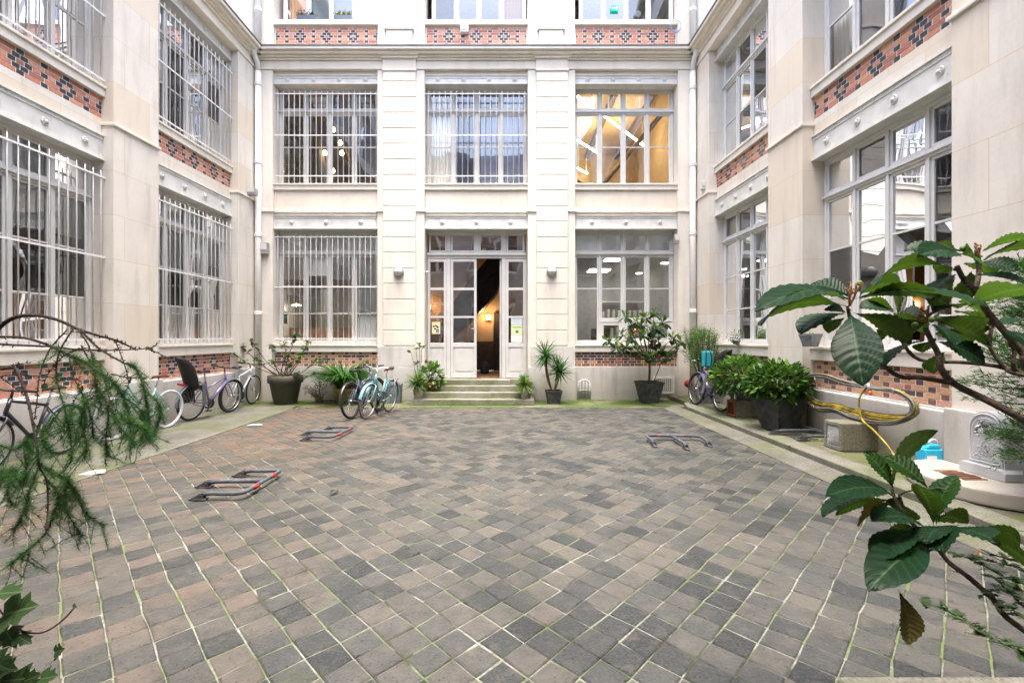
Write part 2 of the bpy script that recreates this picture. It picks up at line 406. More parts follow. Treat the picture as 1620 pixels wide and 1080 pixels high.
b = MB(); b.add([(LE, -1.2, -.0108), (RE, -1.2, -.0108), (RE, FE, -.0108), (LE, FE, -.0108)], [(0, 1, 2, 3)])
tag(b.build('paving_joints', jointbed()), kind='structure')
b = MB(); b.add([(LX - .3, -1.75, -.014), (RX + .3, -1.75, -.014), (RX + .3, -1.2, -.014), (LX - .3, -1.2, -.014)], [(0, 1, 2, 3)])
tag(b.build('rear_yard_ground', CEM), kind='structure')

def slabs(name, x0, x1, y0, y1, z, m, nx, ny, gap=.006, jitter=.0015):
    """row of stone slabs with fine open joints"""
    b = MB()
    for i in range(nx):
        for j in range(ny):
            xa, xb = x0 + (x1 - x0) * i / nx, x0 + (x1 - x0) * (i + 1) / nx
            ya, yb = y0 + (y1 - y0) * j / ny, y0 + (y1 - y0) * (j + 1) / ny
            b.box(xa + gap / 2, xb - gap / 2, ya + gap / 2, yb - gap / 2, -.028, z + rnd(-jitter, jitter))
    return tag(b.build(name, m, bevel=.003), kind='structure')
slabs('left_walkway', LX - .1, LE - .02, -1.2, FE + .25, .006, CEM, 1, 9)
slabs('left_kerb_line', LE - .016, LE + .05, -1.2, FE - .1, .008, CURB, 1, 11)
slabs('mossy_strip', LE + .1, RE + .3, FE + .004, YF + .1, .005, MOSSY, 5, 1)
slabs('front_strip_left', LX - .1, LE + .09, FE + .26, YF + .1, .005, MOSSY, 1, 1)
b = MB()
for i in range(7):
    y0_, y1_ = -1.2 + (FE + 1.2) * i / 7 + .003, -1.2 + (FE + 1.2) * (i + 1) / 7 - .003; x0_, x1_ = RE + .004, 3.84
    b.add([(x0_, y0_, -.028), (x1_, y0_, -.028), (x1_, y1_, -.028), (x0_, y1_, -.028), (x0_, y0_, .003), (x1_, y0_, .062), (x1_, y1_, .062), (x0_, y1_, .003)], [(0, 3, 2, 1), (4, 5, 6, 7), (0, 1, 5, 4), (1, 2, 6, 5), (2, 3, 7, 6), (3, 0, 4, 7)])
tag(b.build('gutter', CEM, bevel=.003), kind='structure')
SZ = .13
b = MB()
y = -1.2
while y < 10.2:
    L = rnd(1.0, 1.5); y1 = min(y + L, 10.25)
    b.box(3.845 + rnd(-.004, .004), 4.12, y + .004, y1 - .004, -.028, SZ + rnd(-.003, .003)); y = y1
b.prism([(3.845, 10.255), (4.12, 10.255), (4.12, 10.9), (4.02, 10.9)], -.028, SZ)
tag(b.build('kerb', CURB, bevel=.012, seg=2), kind='structure')
b = MB(); b.box(4.124, RX + .1, -1.2, YF + .1, -.028, SZ - .008)
tag(b.build('right_pavement', SIDE), kind='structure')
b = MB(); b.prism([(3.86, 10.98), (4.12, 10.93), (4.12, 12.3), (3.3, 12.3), (3.45, 11.2)], -.02, .03)
tag(b.build('ramp_slab', MOSSY, bevel=.01), kind='structure')
# near planting bed kerb and soil (bottom right corner) where the shrubs are rooted
b = MB(); b.box(1.55, 3.5, 2.13, 2.27, -.028, .012); b.box(1.55, 1.68, -1.0, 2.125, -.028, .012)
tag(b.build('bed_edging', CURB, bevel=.01), kind='structure')
b = MB(); b.box(1.69, 3.5, -1.0, 2.12, -.028, .009); tag(b.build('planting_bed', SOIL), kind='structure')
b = MB(); b.box(-4.7, -1.95, -1.0, 1.75, -.028, .011); tag(b.build('left_planting_bed', SOIL), kind='structure')
# cast cover in the side pavement near the tall planter
b = MB()
for i in range(8): b.box(4.2 + i * .035, 4.222 + i * .035, 7.0, 7.35, SZ - .006, SZ + .002)
b.box(4.17, 4.50, 6.96, 7.0, SZ - .006, SZ + .003); b.box(4.17, 4.50, 7.35, 7.39, SZ - .006, SZ + .003)
tag(b.build('drain_cover', mat('dark cast iron', (.06, .055, .05), .6, var=.3), origin=(4.33, 7.17, SZ)), 'small dark slotted drain cover in the raised pavement beside the dark square planter', 'drain cover')
# pale patches of fresh cement on the left walk
PATCH = mat('white cement patch', (.50, .49, .46), .8, var=.1)
def patch(pts, label):
    b = MB(); P = [G(x, y) for x, y in pts]; b.prism([(p.x, p.y) for p in P], .0095, .0125)
    tag(b.build('cement_patch', PATCH, origin=P[0]), label, 'patch', 'pale cement patches')
patch([(124, 752), (150, 744), (167, 744), (166, 749), (140, 752)], 'larger white cement patch on the edge of the left walk, nearer the camera')
patch([(389, 674), (400, 671.5), (412, 671), (416, 673), (402, 673.5)], 'thin white cement patch far along the left walk')

# ------------------------------------------------------------------ buildings
TFr = lambda u, d, z: (u, YF + d, z)
TL = lambda u, d, z: (LX - d, u, z)
TR = lambda u, d, z: (RX + d, u, z)
TB = lambda u, d, z: (u, -1.7 - d, z)

def brick_panel(parent, T, u0, u1, z0, z1, d, kind):
    b = MB(); b.tbox(T, u0, u1, d, d + .12, z0, z1, 0)
    rows = max(3, round((z1 - z0) / .0665)); rh = (z1 - z0) / rows
    ncell = round((u1 - u0) / .115); cw = (u1 - u0) / ncell; g = .0085
    cen = ncell / 2.0
    def brick(a, e, r, mi):
        a = max(a, -cen); e = min(e, cen)
        if e - a < .25: return
        ua, ue = u0 + (a + cen) * cw + g, u0 + (e + cen) * cw - g
        b.tbox(T, ua, ue, d - .005 - rnd(0, .0015), d + .02, z0 + r * rh + g * .8, z0 + (r + 1) * rh - g * .8, mi)
    per = 6
    for r in range(rows):
        k0 = int(-cen // per) - 1
        for k in range(k0, -k0 + 2):
            c = k * per
            if kind == 'diamond':
                rr = r - (rows - 6) // 2
                col_ = lambda: random.choice((1, 2, 1, 3, 1, 4))
                if rr in (2, 4): segs = [(-.5, .5, 5), (.5, 1.5, 0), (1.5, 3, 0), (3, 4.5, 0), (4.5, 5.5, 0)] if False else [(0, 1, 5), (1, 3, 0), (3, 5, 0), (5, 6, 5)]
                elif rr in (1, 5): segs = [(-.5, .5, 5), (.5, 2.5, 0), (2.5, 3.5, 5), (3.5, 5.5, 0)]
                elif rr == 3: segs = [(-.5, .5, 0), (.5, 1.5, 5), (1.5, 2.5, 0), (2.5, 3.5, 5), (3.5, 4.5, 0), (4.5, 5.5, 5)]
                else: segs = [(0, 1, 0), (1, 3, 0), (3, 5, 0), (5, 6, 0)]
                for a, e, s_ in segs: brick(c + a, c + e, r, 5 if s_ == 5 else col_())
            else:
                off = 0 if r % 2 else 1.5
                for q in (0, 3):
                    if r % 2:
                        brick(c + q + off - .5, c + q + off + .5, r, 9 if rnd(0, 1) < .8 else 6); brick(c + q + off + .5, c + q + off + 2.5, r, random.choice((7, 8, 6, 9, 6) if kind == 'mixed' else (7, 7, 2, 9, 7, 3)))
                    else:
                        brick(c + q + off - .5, c + q + off + .5, r, random.choice((9, 6, 8))); brick(c + q + off + .5, c + q + off + 2.5, r, random.choice((6, 8, 6, 9) if kind == 'mixed' else (7, 9, 3, 7)))
    mats = [MORTAR, BR_R[0], BR_R[1], BR_R[2], BR_R[3], BR_B, BR_M[0], BR_M[1], BR_M[3], BR_M[2]]
    return b.build('brick_panel', mats, parent)

def medallion_mesh():
    b = MB()
    b.lathe([(.052, 0), (.052, .012), (.044, .02), (.036, .012), (.030, .012), (.02, .03), (.004, .036)], 16)
    for k in range(8):
        a = k * PI / 4; b.ball((math.cos(a) * .032, math.sin(a) * .032, .016), .008, seg=6, rings=4)
    return b
def beam(parent, T, u0, u1, z0, z1, d, nmed, rivet=.066, groups=False):
    b = MB(); h = z1 - z0
    b.tbox(T, u0, u1, d, d + .16, z0 + .02, z1 - .02)
    b.tbox(T, u0, u1, d - .035, d + .28, z0, z0 + .018); b.tbox(T, u0, u1, d - .035, d + .1, z1 - .018, z1)
    b.tbox(T, u0, u1, d - .012, d + .002, z1 - .075, z1 - .02); b.tbox(T, u0, u1, d - .012, d + .002, z0 + .02, z0 + .062)
    def riv(u, z, r=.009, dd=-.012):
        c = Vector(T(u, d + dd, z)); b.ball(c, r, seg=6, rings=3)
    n = int((u1 - u0) / rivet)
    for i in range(n): riv(u0 + (i + .5) * (u1 - u0) / n, z1 - .047)
    for i in range(n // 2): riv(u0 + (i + .5) * (u1 - u0) / (n // 2), z0 + .041, .007)
    med = [u0 + (i + .5) * (u1 - u0) / nmed for i in range(nmed)]
    if groups:
        for i in range(1, nmed):
            um = u0 + i * (u1 - u0) / nmed
            for du in (-.05, .05):
                for k in range(4): riv(um + du, z0 + .1 + k * (h - .2) / 3, .008, 0)
    for m_ in med:
        for du, dz in ((-.09, .07), (.09, .07), (-.09, -.07), (.09, -.07)): riv(m_ + du, (z0 + z1) / 2 + dz, .006, 0)
    for e in (u0 + .03, u0 + .07, u1 - .03, u1 - .07):
        for k in range(5): riv(e, z0 + .08 + k * (h - .16) / 4, .007, 0)
    o = b.build('lintel_beam', METAL, parent)
    n_ = (Vector(T(0, -1, 0)) - Vector(T(0, 0, 0))).normalized()
    Rm = n_.to_track_quat('Z', 'Y').to_matrix().to_4x4()
    for m_ in med:
        mm = medallion_mesh(); grp(mm, Matrix.Translation(T(m_, d, (z0 + z1) / 2)) @ Rm @ Matrix.Scale(1.12, 4)); mm.build('medallion', METAL, o)
    return o

def window(parent, T, u0, u1, z0, z1, d, cols=4, tr=None, munt=(), fm=None, name='window', topcols=None, colw=None, lowrow=None):
    """timber casement: outer frame, posts, transom, sash frames, glazing bars; returns the frame object"""
    fm = fm or FRAME; b = MB(); rects = []
    W = u1 - u0; e = .055; p = .05
    b.tbox(T, u0, u1, d, d + .09, z1 - e, z1); b.tbox(T, u0, u1, d, d + .09, z0, z0 + e)
    b.tbox(T, u0, u0 + e, d, d + .09, z0 + e, z1 - e); b.tbox(T, u1 - e, u1, d, d + .09, z0 + e, z1 - e)
    if tr: b.tbox(T, u0 + e, u1 - e, d - .012, d + .09, tr - .05, tr + .05); b.tbox(T, u0, u1, d - .04, d - .012, tr - .012, tr + .02)
    ws = colw or [1] * cols; tot = sum(ws)
    edges = [u0 + e]
    for w_ in ws: edges.append(edges[-1] + (W - 2 * e) * w_ / tot)
    for i in range(1, len(ws)):
        b.tbox(T, edges[i] - p / 2, edges[i] + p / 2, d - .008, d + .09, z0 + e, (tr - .05) if tr else z1 - e)
        if tr: b.tbox(T, edges[i] - p / 2, edges[i] + p / 2, d - .008, d + .09, tr + .05, z1 - e)
    def sash(a, c, za, zb, ms, sw=.042):
        b.tbox(T, a, c, d + .015, d + .06, za, za + sw * 1.2); b.tbox(T, a, c, d + .015, d + .06, zb - sw, zb)
        b.tbox(T, a, a + sw, d + .015, d + .06, za + sw * 1.2, zb - sw); b.tbox(T, c - sw, c, d + .015, d + .06, za + sw * 1.2, zb - sw)
        zs = [za + sw] + [m for m in ms if za + .1 < m < zb - .1] + [zb - sw]
        for m in zs[1:-1]: b.tbox(T, a + sw, c - sw, d + .02, d + .055, m - .014, m + .014)
        for k in range(len(zs) - 1): rects.append((a + sw - .005, c - sw + .005, zs[k], zs[k + 1]))
    for i in range(len(ws)):
        a = edges[i] + (p / 2 if i else 0); c = edges[i + 1] - (p / 2 if i < len(ws) - 1 else 0)
        zt = (tr - .05) if tr else z1 - e
        if lowrow and i in lowrow[1]:
            sash(a, c, lowrow[0] + .03, zt, munt); b.tbox(T, a, c, d + .005, d + .07, lowrow[0] - .03, lowrow[0] + .03); sash(a, c, z0 + e, lowrow[0] - .03, (), .085)
        else: sash(a, c, z0 + e, zt, munt)
        if tr: sash(a, c, tr + .05, z1 - e, ())
    o = b.build(name, fm, parent, bevel=.003)
    g = MB()
    for (a, c, za, zb) in rects:
        j = [rnd(-.0022, .0022) for _ in range(4)]; dd = d + .038
        g.add([T(a, dd + j[0], za), T(c, dd + j[1], za), T(c, dd + j[2], zb), T(a, dd + j[3], zb)], [(0, 1, 2, 3)])
    g.build('pane', GLASS, o)
    return o, edges
def grille(win, T, u0, u1, z0, z1, d, rails, sp=.143):
    b = MB(); n = round((u1 - u0) / sp)
    for i in range(n):
        u = u0 + (i + .5) * (u1 - u0) / n
        b.tube([T(u, d, z0), T(u, d, z1 - .05), T(u, d, z1)], [.0105, .0105, .002], 6)
    for zr in rails:
        b.tbox(T, u0 + .002, u1 - .002, d - .018, d - .006, zr - .014, zr + .014)
    return b.build('grille', BAR, win)
def cloth(win, T, u0, u1, z0, z1, d, m, name='blind', amp=.02, per=.09):
    b = MB(); n = max(2, int((u1 - u0) / per * 4)); vs = []
    for i in range(n + 1):
        u = u0 + (u1 - u0) * i / n; dd = d + amp * math.sin(i * PI / 2) * rnd(.6, 1.3)
        vs += [T(u, dd, z0), T(u, dd, z1)]
    fs = [(2 * i, 2 * i + 2, 2 * i + 3, 2 * i + 1) for i in range(n)]
    b.add(vs, fs, 0, True); return b.build(name, m, win)

SIDEZ = dict(plinth=.80, brick0=(.80, 1.23), sill0=(1.23, 1.45), win0=(1.45, 4.44), beam0=(4.44, 4.84), band=(4.84, 5.11), string=(5.0, 5.05),
             brick1=(5.11, 5.46), sill1=(5.46, 5.63), win1=(5.63, 8.10), beam1=(8.10, 8.42), tr0=3.83, m0=(2.97, 2.22), tr1=7.46, m1=(6.55,))
FRZ = dict(plinth=.85, brick0=(.85, 1.22), sill0=(1.22, 1.41), win0=(1.41, 4.35), beam0=(4.35, 4.70), band=(4.70, 5.34), string=(4.76, 4.83),
           brick1=None, sill1=(5.34, 5.50), win1=(5.50, 8.03), beam1=(8.03, 8.26), tr0=3.76, m0=(2.92, 2.21), tr1=7.45, m1=(6.54,))
GR0 = (1.56, 2.88, 4.16); GR1 = (5.72, 6.76, 7.82)
TOP = 12.9

def build_wing(root, T, bays, ua, ub, Z, is_front=False, grilles=(), bricks0='diamond', fm=None, skip=(), is_rear=False, nmed=4):
    D = .60; bd = .10 if is_front else .19; wd = .35
    prev = ua
    cuts = [ua] + [x for ab in bays for x in ab] + [ub]
    piers = [(cuts[i], cuts[i + 1]) for i in range(0, len(cuts), 2)]
    for (a, c) in piers:
        if c - a < .02: continue
        wall = MB(); wall.tbox(T, a, c, 0, D, -.02, 8.36); wall.build('pier', STONE2 if is_front else STONE, root, bevel=.006)
    for i, (a, c) in enumerate(bays):
        door = (is_front and i == 1)
        # spandrels
        s = MB()
        if not door:
            s.tbox(T, a, c, bd - .02, D, -.02, Z['plinth'] - .002)
            s.tbox(T, a, c, bd + .012, D, Z['plinth'], Z['sill0'][0])
            s.build('plinth_panel', PLINTH, root, bevel=.006)
        s = MB()
        s.tbox(T, a, c, bd, D, *Z['band'])
        if Z['brick1']:
            s.tbox(T, a, c, bd + .012, D, Z['brick1'][0] + .001, Z['brick1'][1])
        s.build('spandrel', WARM if is_front else STONE, root, bevel=.005)
        s = MB()
        for q, k in enumerate(('sill0', 'sill1')):
            if door and q == 0: continue
            z0, z1 = Z[k]; pr = [(bd - .05, z0 + .002), (D - .02, z0 + .002), (D - .02, z1), (bd - .075, z1), (bd - .075, z1 - .04), (bd - .05, z1 - .05)]; n_ = 6; s = MB(); s.add([T(a, d_, z_) for d_, z_ in pr] + [T(c, d_, z_) for d_, z_ in pr], [tuple(range(6)), tuple(range(6, 12))[::-1]] + [(i_, i_ + 6, (i_ + 1) % 6 + 6, (i_ + 1) % 6) for i_ in range(6)]); s.build('window_sill', STONE2, root, bevel=.006, seg=2)
        if not door: brick_panel(root, T, a + .002, c - .002, Z['brick0'][0] + .004, Z['brick0'][1] - .002, bd + .01, bricks0 if isinstance(bricks0, str) else bricks0[i])
        if Z['brick1']: brick_panel(root, T, a + .002, c - .002, Z['brick1'][0] + .003, Z['brick1'][1] - .002, bd + .01, 'diamond')
        beam(root, T, a + .002, c - .002, *Z['beam0'], bd - .01, 3 if is_front else nmed, groups=is_front)
        beam(root, T, a + .002, c - .002, *Z['beam1'], bd - .01, 4)
        # back of lintels
        s = MB(); s.tbox(T, a, c, bd + .29, D, Z['beam0'][0] + .02, Z['beam0'][1]); s.build('lintel_backing', STONE2, root); s = MB(); s.tbox(T, a, c, bd + .29, D, Z['beam1'][0] + .02, 8.36)
        s.tbox(T, a, c, bd - .02, bd + .28, Z['beam1'][1] + .001, 8.36); s.build('lintel_backing', STONE2, root)
        for fl in (0, 1):
            if door and fl == 0: continue
            z0, z1 = Z['win%d' % fl]; tr = Z['tr%d' % fl]; mu = Z['m%d' % fl]
            kw = {}
            if is_front and i == 2 and fl == 0: kw = dict(lowrow=(2.02, (1, 2, 3)), munt=(2.86,))
            win, ed = window(root, T, a + .01, c - .01, z0 + .003, z1 - .002, wd, 4, tr, kw.pop('munt', mu), fm, **kw)
            WINS[(root.name, i, fl)] = (win, ed)
            if (i, fl) in grilles:
                grille(win, T, a, c, z0 + .03, (4.27 if fl == 0 else 7.95) if not is_front else (4.22 if fl == 0 else 7.93), .15, GR0 if fl == 0 else GR1)
    # string course wraps round the piers
    for (a, c, dd) in [(a - .03, c + .03, -.035) for a, c in piers if c - a > .05] + ([(a + .031, c - .031, bd - .045) for a, c in bays] if is_front else []):
        s = MB(); s.tbox(T, a, c, dd, .2, *Z['string']); s.build('string_course', STONE2, root, bevel=.012, seg=2)
    # cornice: stepped mouldings
    c_ = MB()
    e0, e1 = (ua, ub)
    c_.tbox(T, e0, e1, -.03, D, 8.362, 8.42); c_.tbox(T, e0, e1, -.01, D, 8.421, 8.58); c_.tbox(T, e0, e1, -.06, D, 8.581, 8.63)
    c_.tbox(T, e0, e1, -.11, D, 8.631, 8.68); c_.tbox(T, e0, e1, -.19, D, 8.681, 8.74); c_.tbox(T, e0, e1, -.26, D, 8.741, 8.82)
    c_.build('cornice', CORN, root, bevel=.014, seg=2)
    z_ = MB(); z_.tbox(T, e0, e1, -.285, D, 8.8205, 8.838); z_.build('cornice_flashing', ZINC, root)

WINS = {}
HB = 1.295
FB = [(-5.935, -3.255), (-2.065, .565), (1.755, 4.375)]
# openings of the end wall (u) measured from the photograph
FB = [((431 - 800) / 62.5, (597 - 800) / 62.5), ((671.5 - 800) / 62.5, (835 - 800) / 62.5), ((910 - 800) / 62.5, (1073 - 800) / 62.5)]
front = thing('end_building', (-.75, YF, 0), 'pale stone building closing the far end, with the open double door up the steps', 'building')
build_wing(front, TFr, FB, LX - .1, RX + .1, FRZ, True, grilles=((0, 0), (0, 1), (1, 1)), bricks0=('ochre', 'mixed', 'mixed'))
# rusticated pilasters with capitals
for (xa, xb) in ((606.5, 658), (848.5, 898)):
    u0, u1 = (xa - 800) / 62.5, (xb - 800) / 62.5
    b = MB()
    zs = [1.38]
    while zs[-1] + .392 < 8.3: zs.append(zs[-1] + .392)
    zs.append(8.30)
    b.tbox(TFr, u0 + .012, u1 - .012, -.028, .02, 1.38, 8.3)
    for k in range(len(zs) - 1): b.tbox(TFr, u0, u1, -.05, .0, zs[k] + .0065, zs[k + 1] - .0065)
    b.build('pilaster', STONE2, front, bevel=.008)
    b = MB(); b.tbox(TFr, u0 - .2, u1 + .2, -.055, .0, 0, .845); b.tbox(TFr, u0 - .14, u1 + .14, -.052, .0, .85, 1.37)
    b.build('pilaster_base', PLINTH, front, bevel=.01)
    b = MB(); b.tbox(TFr, u0 - .02, u1 + .02, -.075, 0, 8.3, 8.36); b.tbox(TFr, u0 - .01, u1 + .01, -.06, -.012, 8.362, 8.60); b.tbox(TFr, u0 - .05, u1 + .05, -.12, -.03, 8.601, 8.66)
    b.tbox(TFr, u0 - .10, u1 + .10, -.17, -.06, 8.661, 8.72)
    b.build('capital', CORN, front, bevel=.012, seg=2)
# upper storey of the end building
b = MB()
cuts = [LX - .1] + [x for ab in FB for x in ab] + [RX + .1]
for i in range(0, len(cuts), 2): b.tbox(TFr, cuts[i], cuts[i + 1], .05, .6, 8.84, TOP)
for a, c in FB: b.tbox(TFr, a, c, .125, .6, 8.84, 9.53); b.tbox(TFr, a, c, .12, .6, 12.1, TOP)
b.build('upper_wall', STONE2, front, bevel=.006)
for xa, xb in ((611, 652), (853, 891)):
    b = MB(); u0, u1 = (xa - 800) / 62.5, (xb - 800) / 62.5
    b.tbox(TFr, u0, u1, -.03, .05, 8.84, 9.35); b.tbox(TFr, u0 - .05, u1 + .05, -.06, .05, 9.352, 9.42); b.tbox(TFr, u0 + .03, u1 - .03, -.0, .05, 9.422, TOP - .2)
    b.build('upper_pilaster', STONE2, front, bevel=.012)
b = MB(); b.tbox(TFr, LX - .1, RX + .1, -.3, .6, TOP, TOP + .22); b.build('roof_cornice', CORN, front, bevel=.02)
b = MB(); b.tbox(TFr, LX - .1, RX + .1, .61, 7.0, TOP, TOP + .2); b.tbox(TFr, LX - .1, RX + .1, -.33, .6, TOP + .222, TOP + .25); b.build('roof', ZINC, front)
for i, (a, c) in enumerate(FB):
    brick_panel(front, TFr, a + .03, c - .03, 8.98, 9.50, .12, 'diamond')
    s = MB(); s.tbox(TFr, a - .0, c + .0, -.02 + .06, .5, 9.53, 9.66); s.build('window_sill', STONE2, front, bevel=.01)
    win, ed = window(front, TFr, a + .14, c - .03, 9.665, 12.1, .30, 4, 11.4, (), FRAMEW); WINS[('front', i, 2)] = (win, ed)

def ends(a, b_, n): return [(a + k * (3.63), a + k * 3.63 + 2.62) for k in range(n)]
SB = [(1.555, 4.175), (5.18, 7.80), (8.81, 11.43)]
leftw = thing('left_building', (LX, 6.0, 0), 'long pale stone building on the left with white iron grilles over its windows', 'building')
build_wing(leftw, TL, SB, -6.0, YF - .002, SIDEZ, grilles=[(i, f) for i in range(3) for f in (0, 1)], bricks0='diamond')
SBR = [(1.585, 4.20), (5.21, 7.83), (8.85, 11.44)]
rightw = thing('right_building', (RX, 6.0, 0), 'long pale stone building on the right with unbarred white framed windows', 'building')
build_wing(rightw, TR, SBR, -6.0, YF - .002, SIDEZ, bricks0='redmix', fm=FRAMEW)
for root, T, B in ((leftw, TL, SB), (rightw, TR, SBR)):
    b = MB(); cuts = [-6.0] + [x for ab in B for x in ab] + [YF + .6]
    for i in range(0, len(cuts), 2): b.tbox(T, cuts[i], cuts[i + 1], .03, .6, 8.839, TOP)
    for a, c in B: b.tbox(T, a, c, .03, .6, 8.839, 9.6); b.tbox(T, a, c, .03, .6, 11.9, TOP)
    b.build('upper_wall', RENDERW, root)
    for a, c in B: window(root, T, a + .01, c - .01, 9.6, 11.9, .25, 4, 11.3, (), FRAMEW)
    b = MB(); b.tbox(T, -6, YF + .6, -.25, .6, TOP, TOP + .2); b.build('roof_cornice', CORN, root, bevel=.02)
    b = MB(); b.tbox(T, -6, YF + .6, .61, 7, TOP, TOP + .2); b.build('roof', ZINC, root)
    # plinths of the piers
    b = MB()
    cuts = [-6.0] + [x for ab in B for x in ab] + [YF - .01]
    for i in range(0, len(cuts), 2): b.tbox(T, cuts[i] - (.03 if i else 0), cuts[i + 1] + (.03 if i < len(cuts) - 2 else 0), -.06, 0, 0, .84)
    for a, c in B: b.tbox(T, a + .032, c - .032, .06, .168, 0, .775)
    b.build('plinth', PLINTH, root, bevel=.015, seg=2)

rear = thing('unseen_rear_building', (-.76, -1.7, 0), 'unseen building, set close behind the camera to darken the foreground and mirror in the panes', 'building')  # unseen wing, placed close so less sky reaches the foreground
RB = [(-5.6, -3.0), (-2.0, .6), (1.6, 4.2)]
b = MB(); cuts = [-7.0] + [x for ab in RB for x in ab] + [5.5]
for i in range(0, len(cuts), 2): b.tbox(TB, cuts[i], cuts[i + 1], 0, .6, 0, 11.2)
for a, c in RB:
    for z0, z1 in ((0, .9), (3.9, 5.2), (7.8, 9.0), (10.8, 11.2)): b.tbox(TB, a, c, .1, .6, z0, z1)
b.tbox(TB, -7, 5.5, -.25, .6, 8.3, 8.5)
b.build('wall', mat('dark grey render', (.30, .29, .27), .85, var=.25, vscale=1.2), rear)  # wall tone kept dark to dim what the near leaves reflect
for a, c in RB:
    for z0, z1, t_ in ((.9, 3.9, 3.3), (5.2, 7.8, 7.2), (9.0, 10.8, 10.3)): window(rear, TB, a, c, z0, z1, .25, 4, t_, (), FRAME)
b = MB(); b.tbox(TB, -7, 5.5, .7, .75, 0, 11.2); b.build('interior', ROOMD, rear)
b = MB(); b.tbox(TB, -7, 5.5, -.3, 4, 11.2, 11.5); b.build('roof', ZINC, rear)

# ---- rooms behind the windows
def room(root, T, u0, u1, z0, z1, d0, d1, mw, name='interior', mf=None):
    b = MB(); t_ = .05
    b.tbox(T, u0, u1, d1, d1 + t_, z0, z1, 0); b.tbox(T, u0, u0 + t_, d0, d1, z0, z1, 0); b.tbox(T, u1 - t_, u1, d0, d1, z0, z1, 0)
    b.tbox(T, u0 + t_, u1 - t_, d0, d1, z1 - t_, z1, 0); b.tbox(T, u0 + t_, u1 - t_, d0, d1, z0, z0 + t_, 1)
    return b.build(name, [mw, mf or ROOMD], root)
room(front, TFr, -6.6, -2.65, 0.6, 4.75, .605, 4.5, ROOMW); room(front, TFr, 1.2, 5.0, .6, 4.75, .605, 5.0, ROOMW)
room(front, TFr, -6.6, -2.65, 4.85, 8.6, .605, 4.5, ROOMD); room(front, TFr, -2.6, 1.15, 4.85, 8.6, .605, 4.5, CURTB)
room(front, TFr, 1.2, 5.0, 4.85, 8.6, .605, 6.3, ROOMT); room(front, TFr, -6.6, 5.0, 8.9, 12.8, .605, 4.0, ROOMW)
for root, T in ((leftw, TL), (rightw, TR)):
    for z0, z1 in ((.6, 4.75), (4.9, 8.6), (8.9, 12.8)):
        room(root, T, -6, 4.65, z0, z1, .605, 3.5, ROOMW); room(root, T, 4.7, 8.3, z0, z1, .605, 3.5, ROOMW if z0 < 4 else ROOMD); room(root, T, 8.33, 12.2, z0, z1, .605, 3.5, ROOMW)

# ---- blinds and curtains (u ranges from the posts)
def dress(key, i0, items, T):
    win, ed = WINS[key]
    for (k, z0, z1, m) in items: cloth(win, T, ed[k] + .035, ed[k + 1] - .035, z0, z1, .43 if m is BLIND else .46, m, 'blind' if m is BLIND else 'curtain', .0012 if m is BLIND else .03)
fk = front.name
dress((fk, 0, 0), 0, [(0, 3.1, 4.3, BLIND), (1, 3.2, 4.3, BLIND), (2, 3.1, 4.3, BLIND), (3, 1.5, 4.3, BLIND)], TFr)
dress((fk, 2, 0), 0, [(0, 3.8, 4.3, BLIND), (1, 3.8, 4.3, BLIND), (2, 3.8, 4.3, BLIND), (3, 3.8, 4.3, BLIND)], TFr)
dress((fk, 1, 1), 0, [(0, 5.6, 7.9, CURT), (1, 5.6, 7.4, CURTB), (2, 5.6, 7.4, CURTB), (3, 5.6, 8, CURTB)], TFr)
dress(('front', 0, 2), 0, [(0, 9.7, 12, CURTO), (1, 9.7, 11.9, BLIND), (2, 9.7, 11.9, BLIND), (3, 9.7, 12, CURTO)], TFr)
dress(('front', 1, 2), 0, [(3, 9.7, 12, CURTO)], TFr)
lk, rk = leftw.name, rightw.name
dress((lk, 1, 0), 0, [(k, 3.15, 4.35, BLIND) for k in range(4)], TL); dress((lk, 2, 0), 0, [(k, 2.9 + .1 * k, 4.35, BLIND) for k in range(4)], TL)
dress((lk, 1, 1), 0, [(3, 5.7, 8.0, BLIND), (0, 5.7, 8, CURT)], TL); dress((lk, 2, 1), 0, [(0, 5.7, 8.0, CURTB)], TL)
dress((rk, 1, 0), 0, [(3, 1.5, 4.35, CURT), (1, 1.5, 4.3, BLIND)], TR); dress((rk, 2, 0), 0, [(3, 1.5, 4.35, CURT), (1, 1.5, 4.35, BLIND)], TR)
dress((rk, 1, 1), 0, [(3, 5.7, 8.0, CURT)], TR)
b = MB(); b.tbox(TFr, 1.9, 4.2, 1.6, 2.3, 1.28, 1.32); b.tbox(TFr, 2.0, 2.05, 1.65, 2.25, .65, 1.28); b.tbox(TFr, 4.05, 4.1, 1.65, 2.25, .65, 1.28); b.build('office_table', WOOD, front)
b = MB(); b.tbox(TFr, 2.5, 3.05, 1.9, 1.93, 1.5, 1.85); b.tbox(TFr, 2.75, 2.8, 1.9, 1.95, 1.32, 1.5); b.build('computer_screen', ROOMD, front)
b = MB()
for k in range(4): b.tbox(TFr, 3.2, 4.8, 4.5, 4.9, 1.0 + .6 * k, 1.04 + .6 * k)
for k in range(24): x_ = 3.25 + k * .062; z_ = 1.04 + .6 * (k % 3); b.tbox(TFr, x_, x_ + .05, 4.55, 4.8, z_, z_ + rnd(.22, .34))
b.build('book_shelf', CURT, front)
# orange wood desk front and grey board inside the ground floor window at left of the end wall
b = MB(); b.tbox(TFr, -5.9, -3.3, .9, 1.5, .7, 1.85); b.build('desk', WOOD, front)
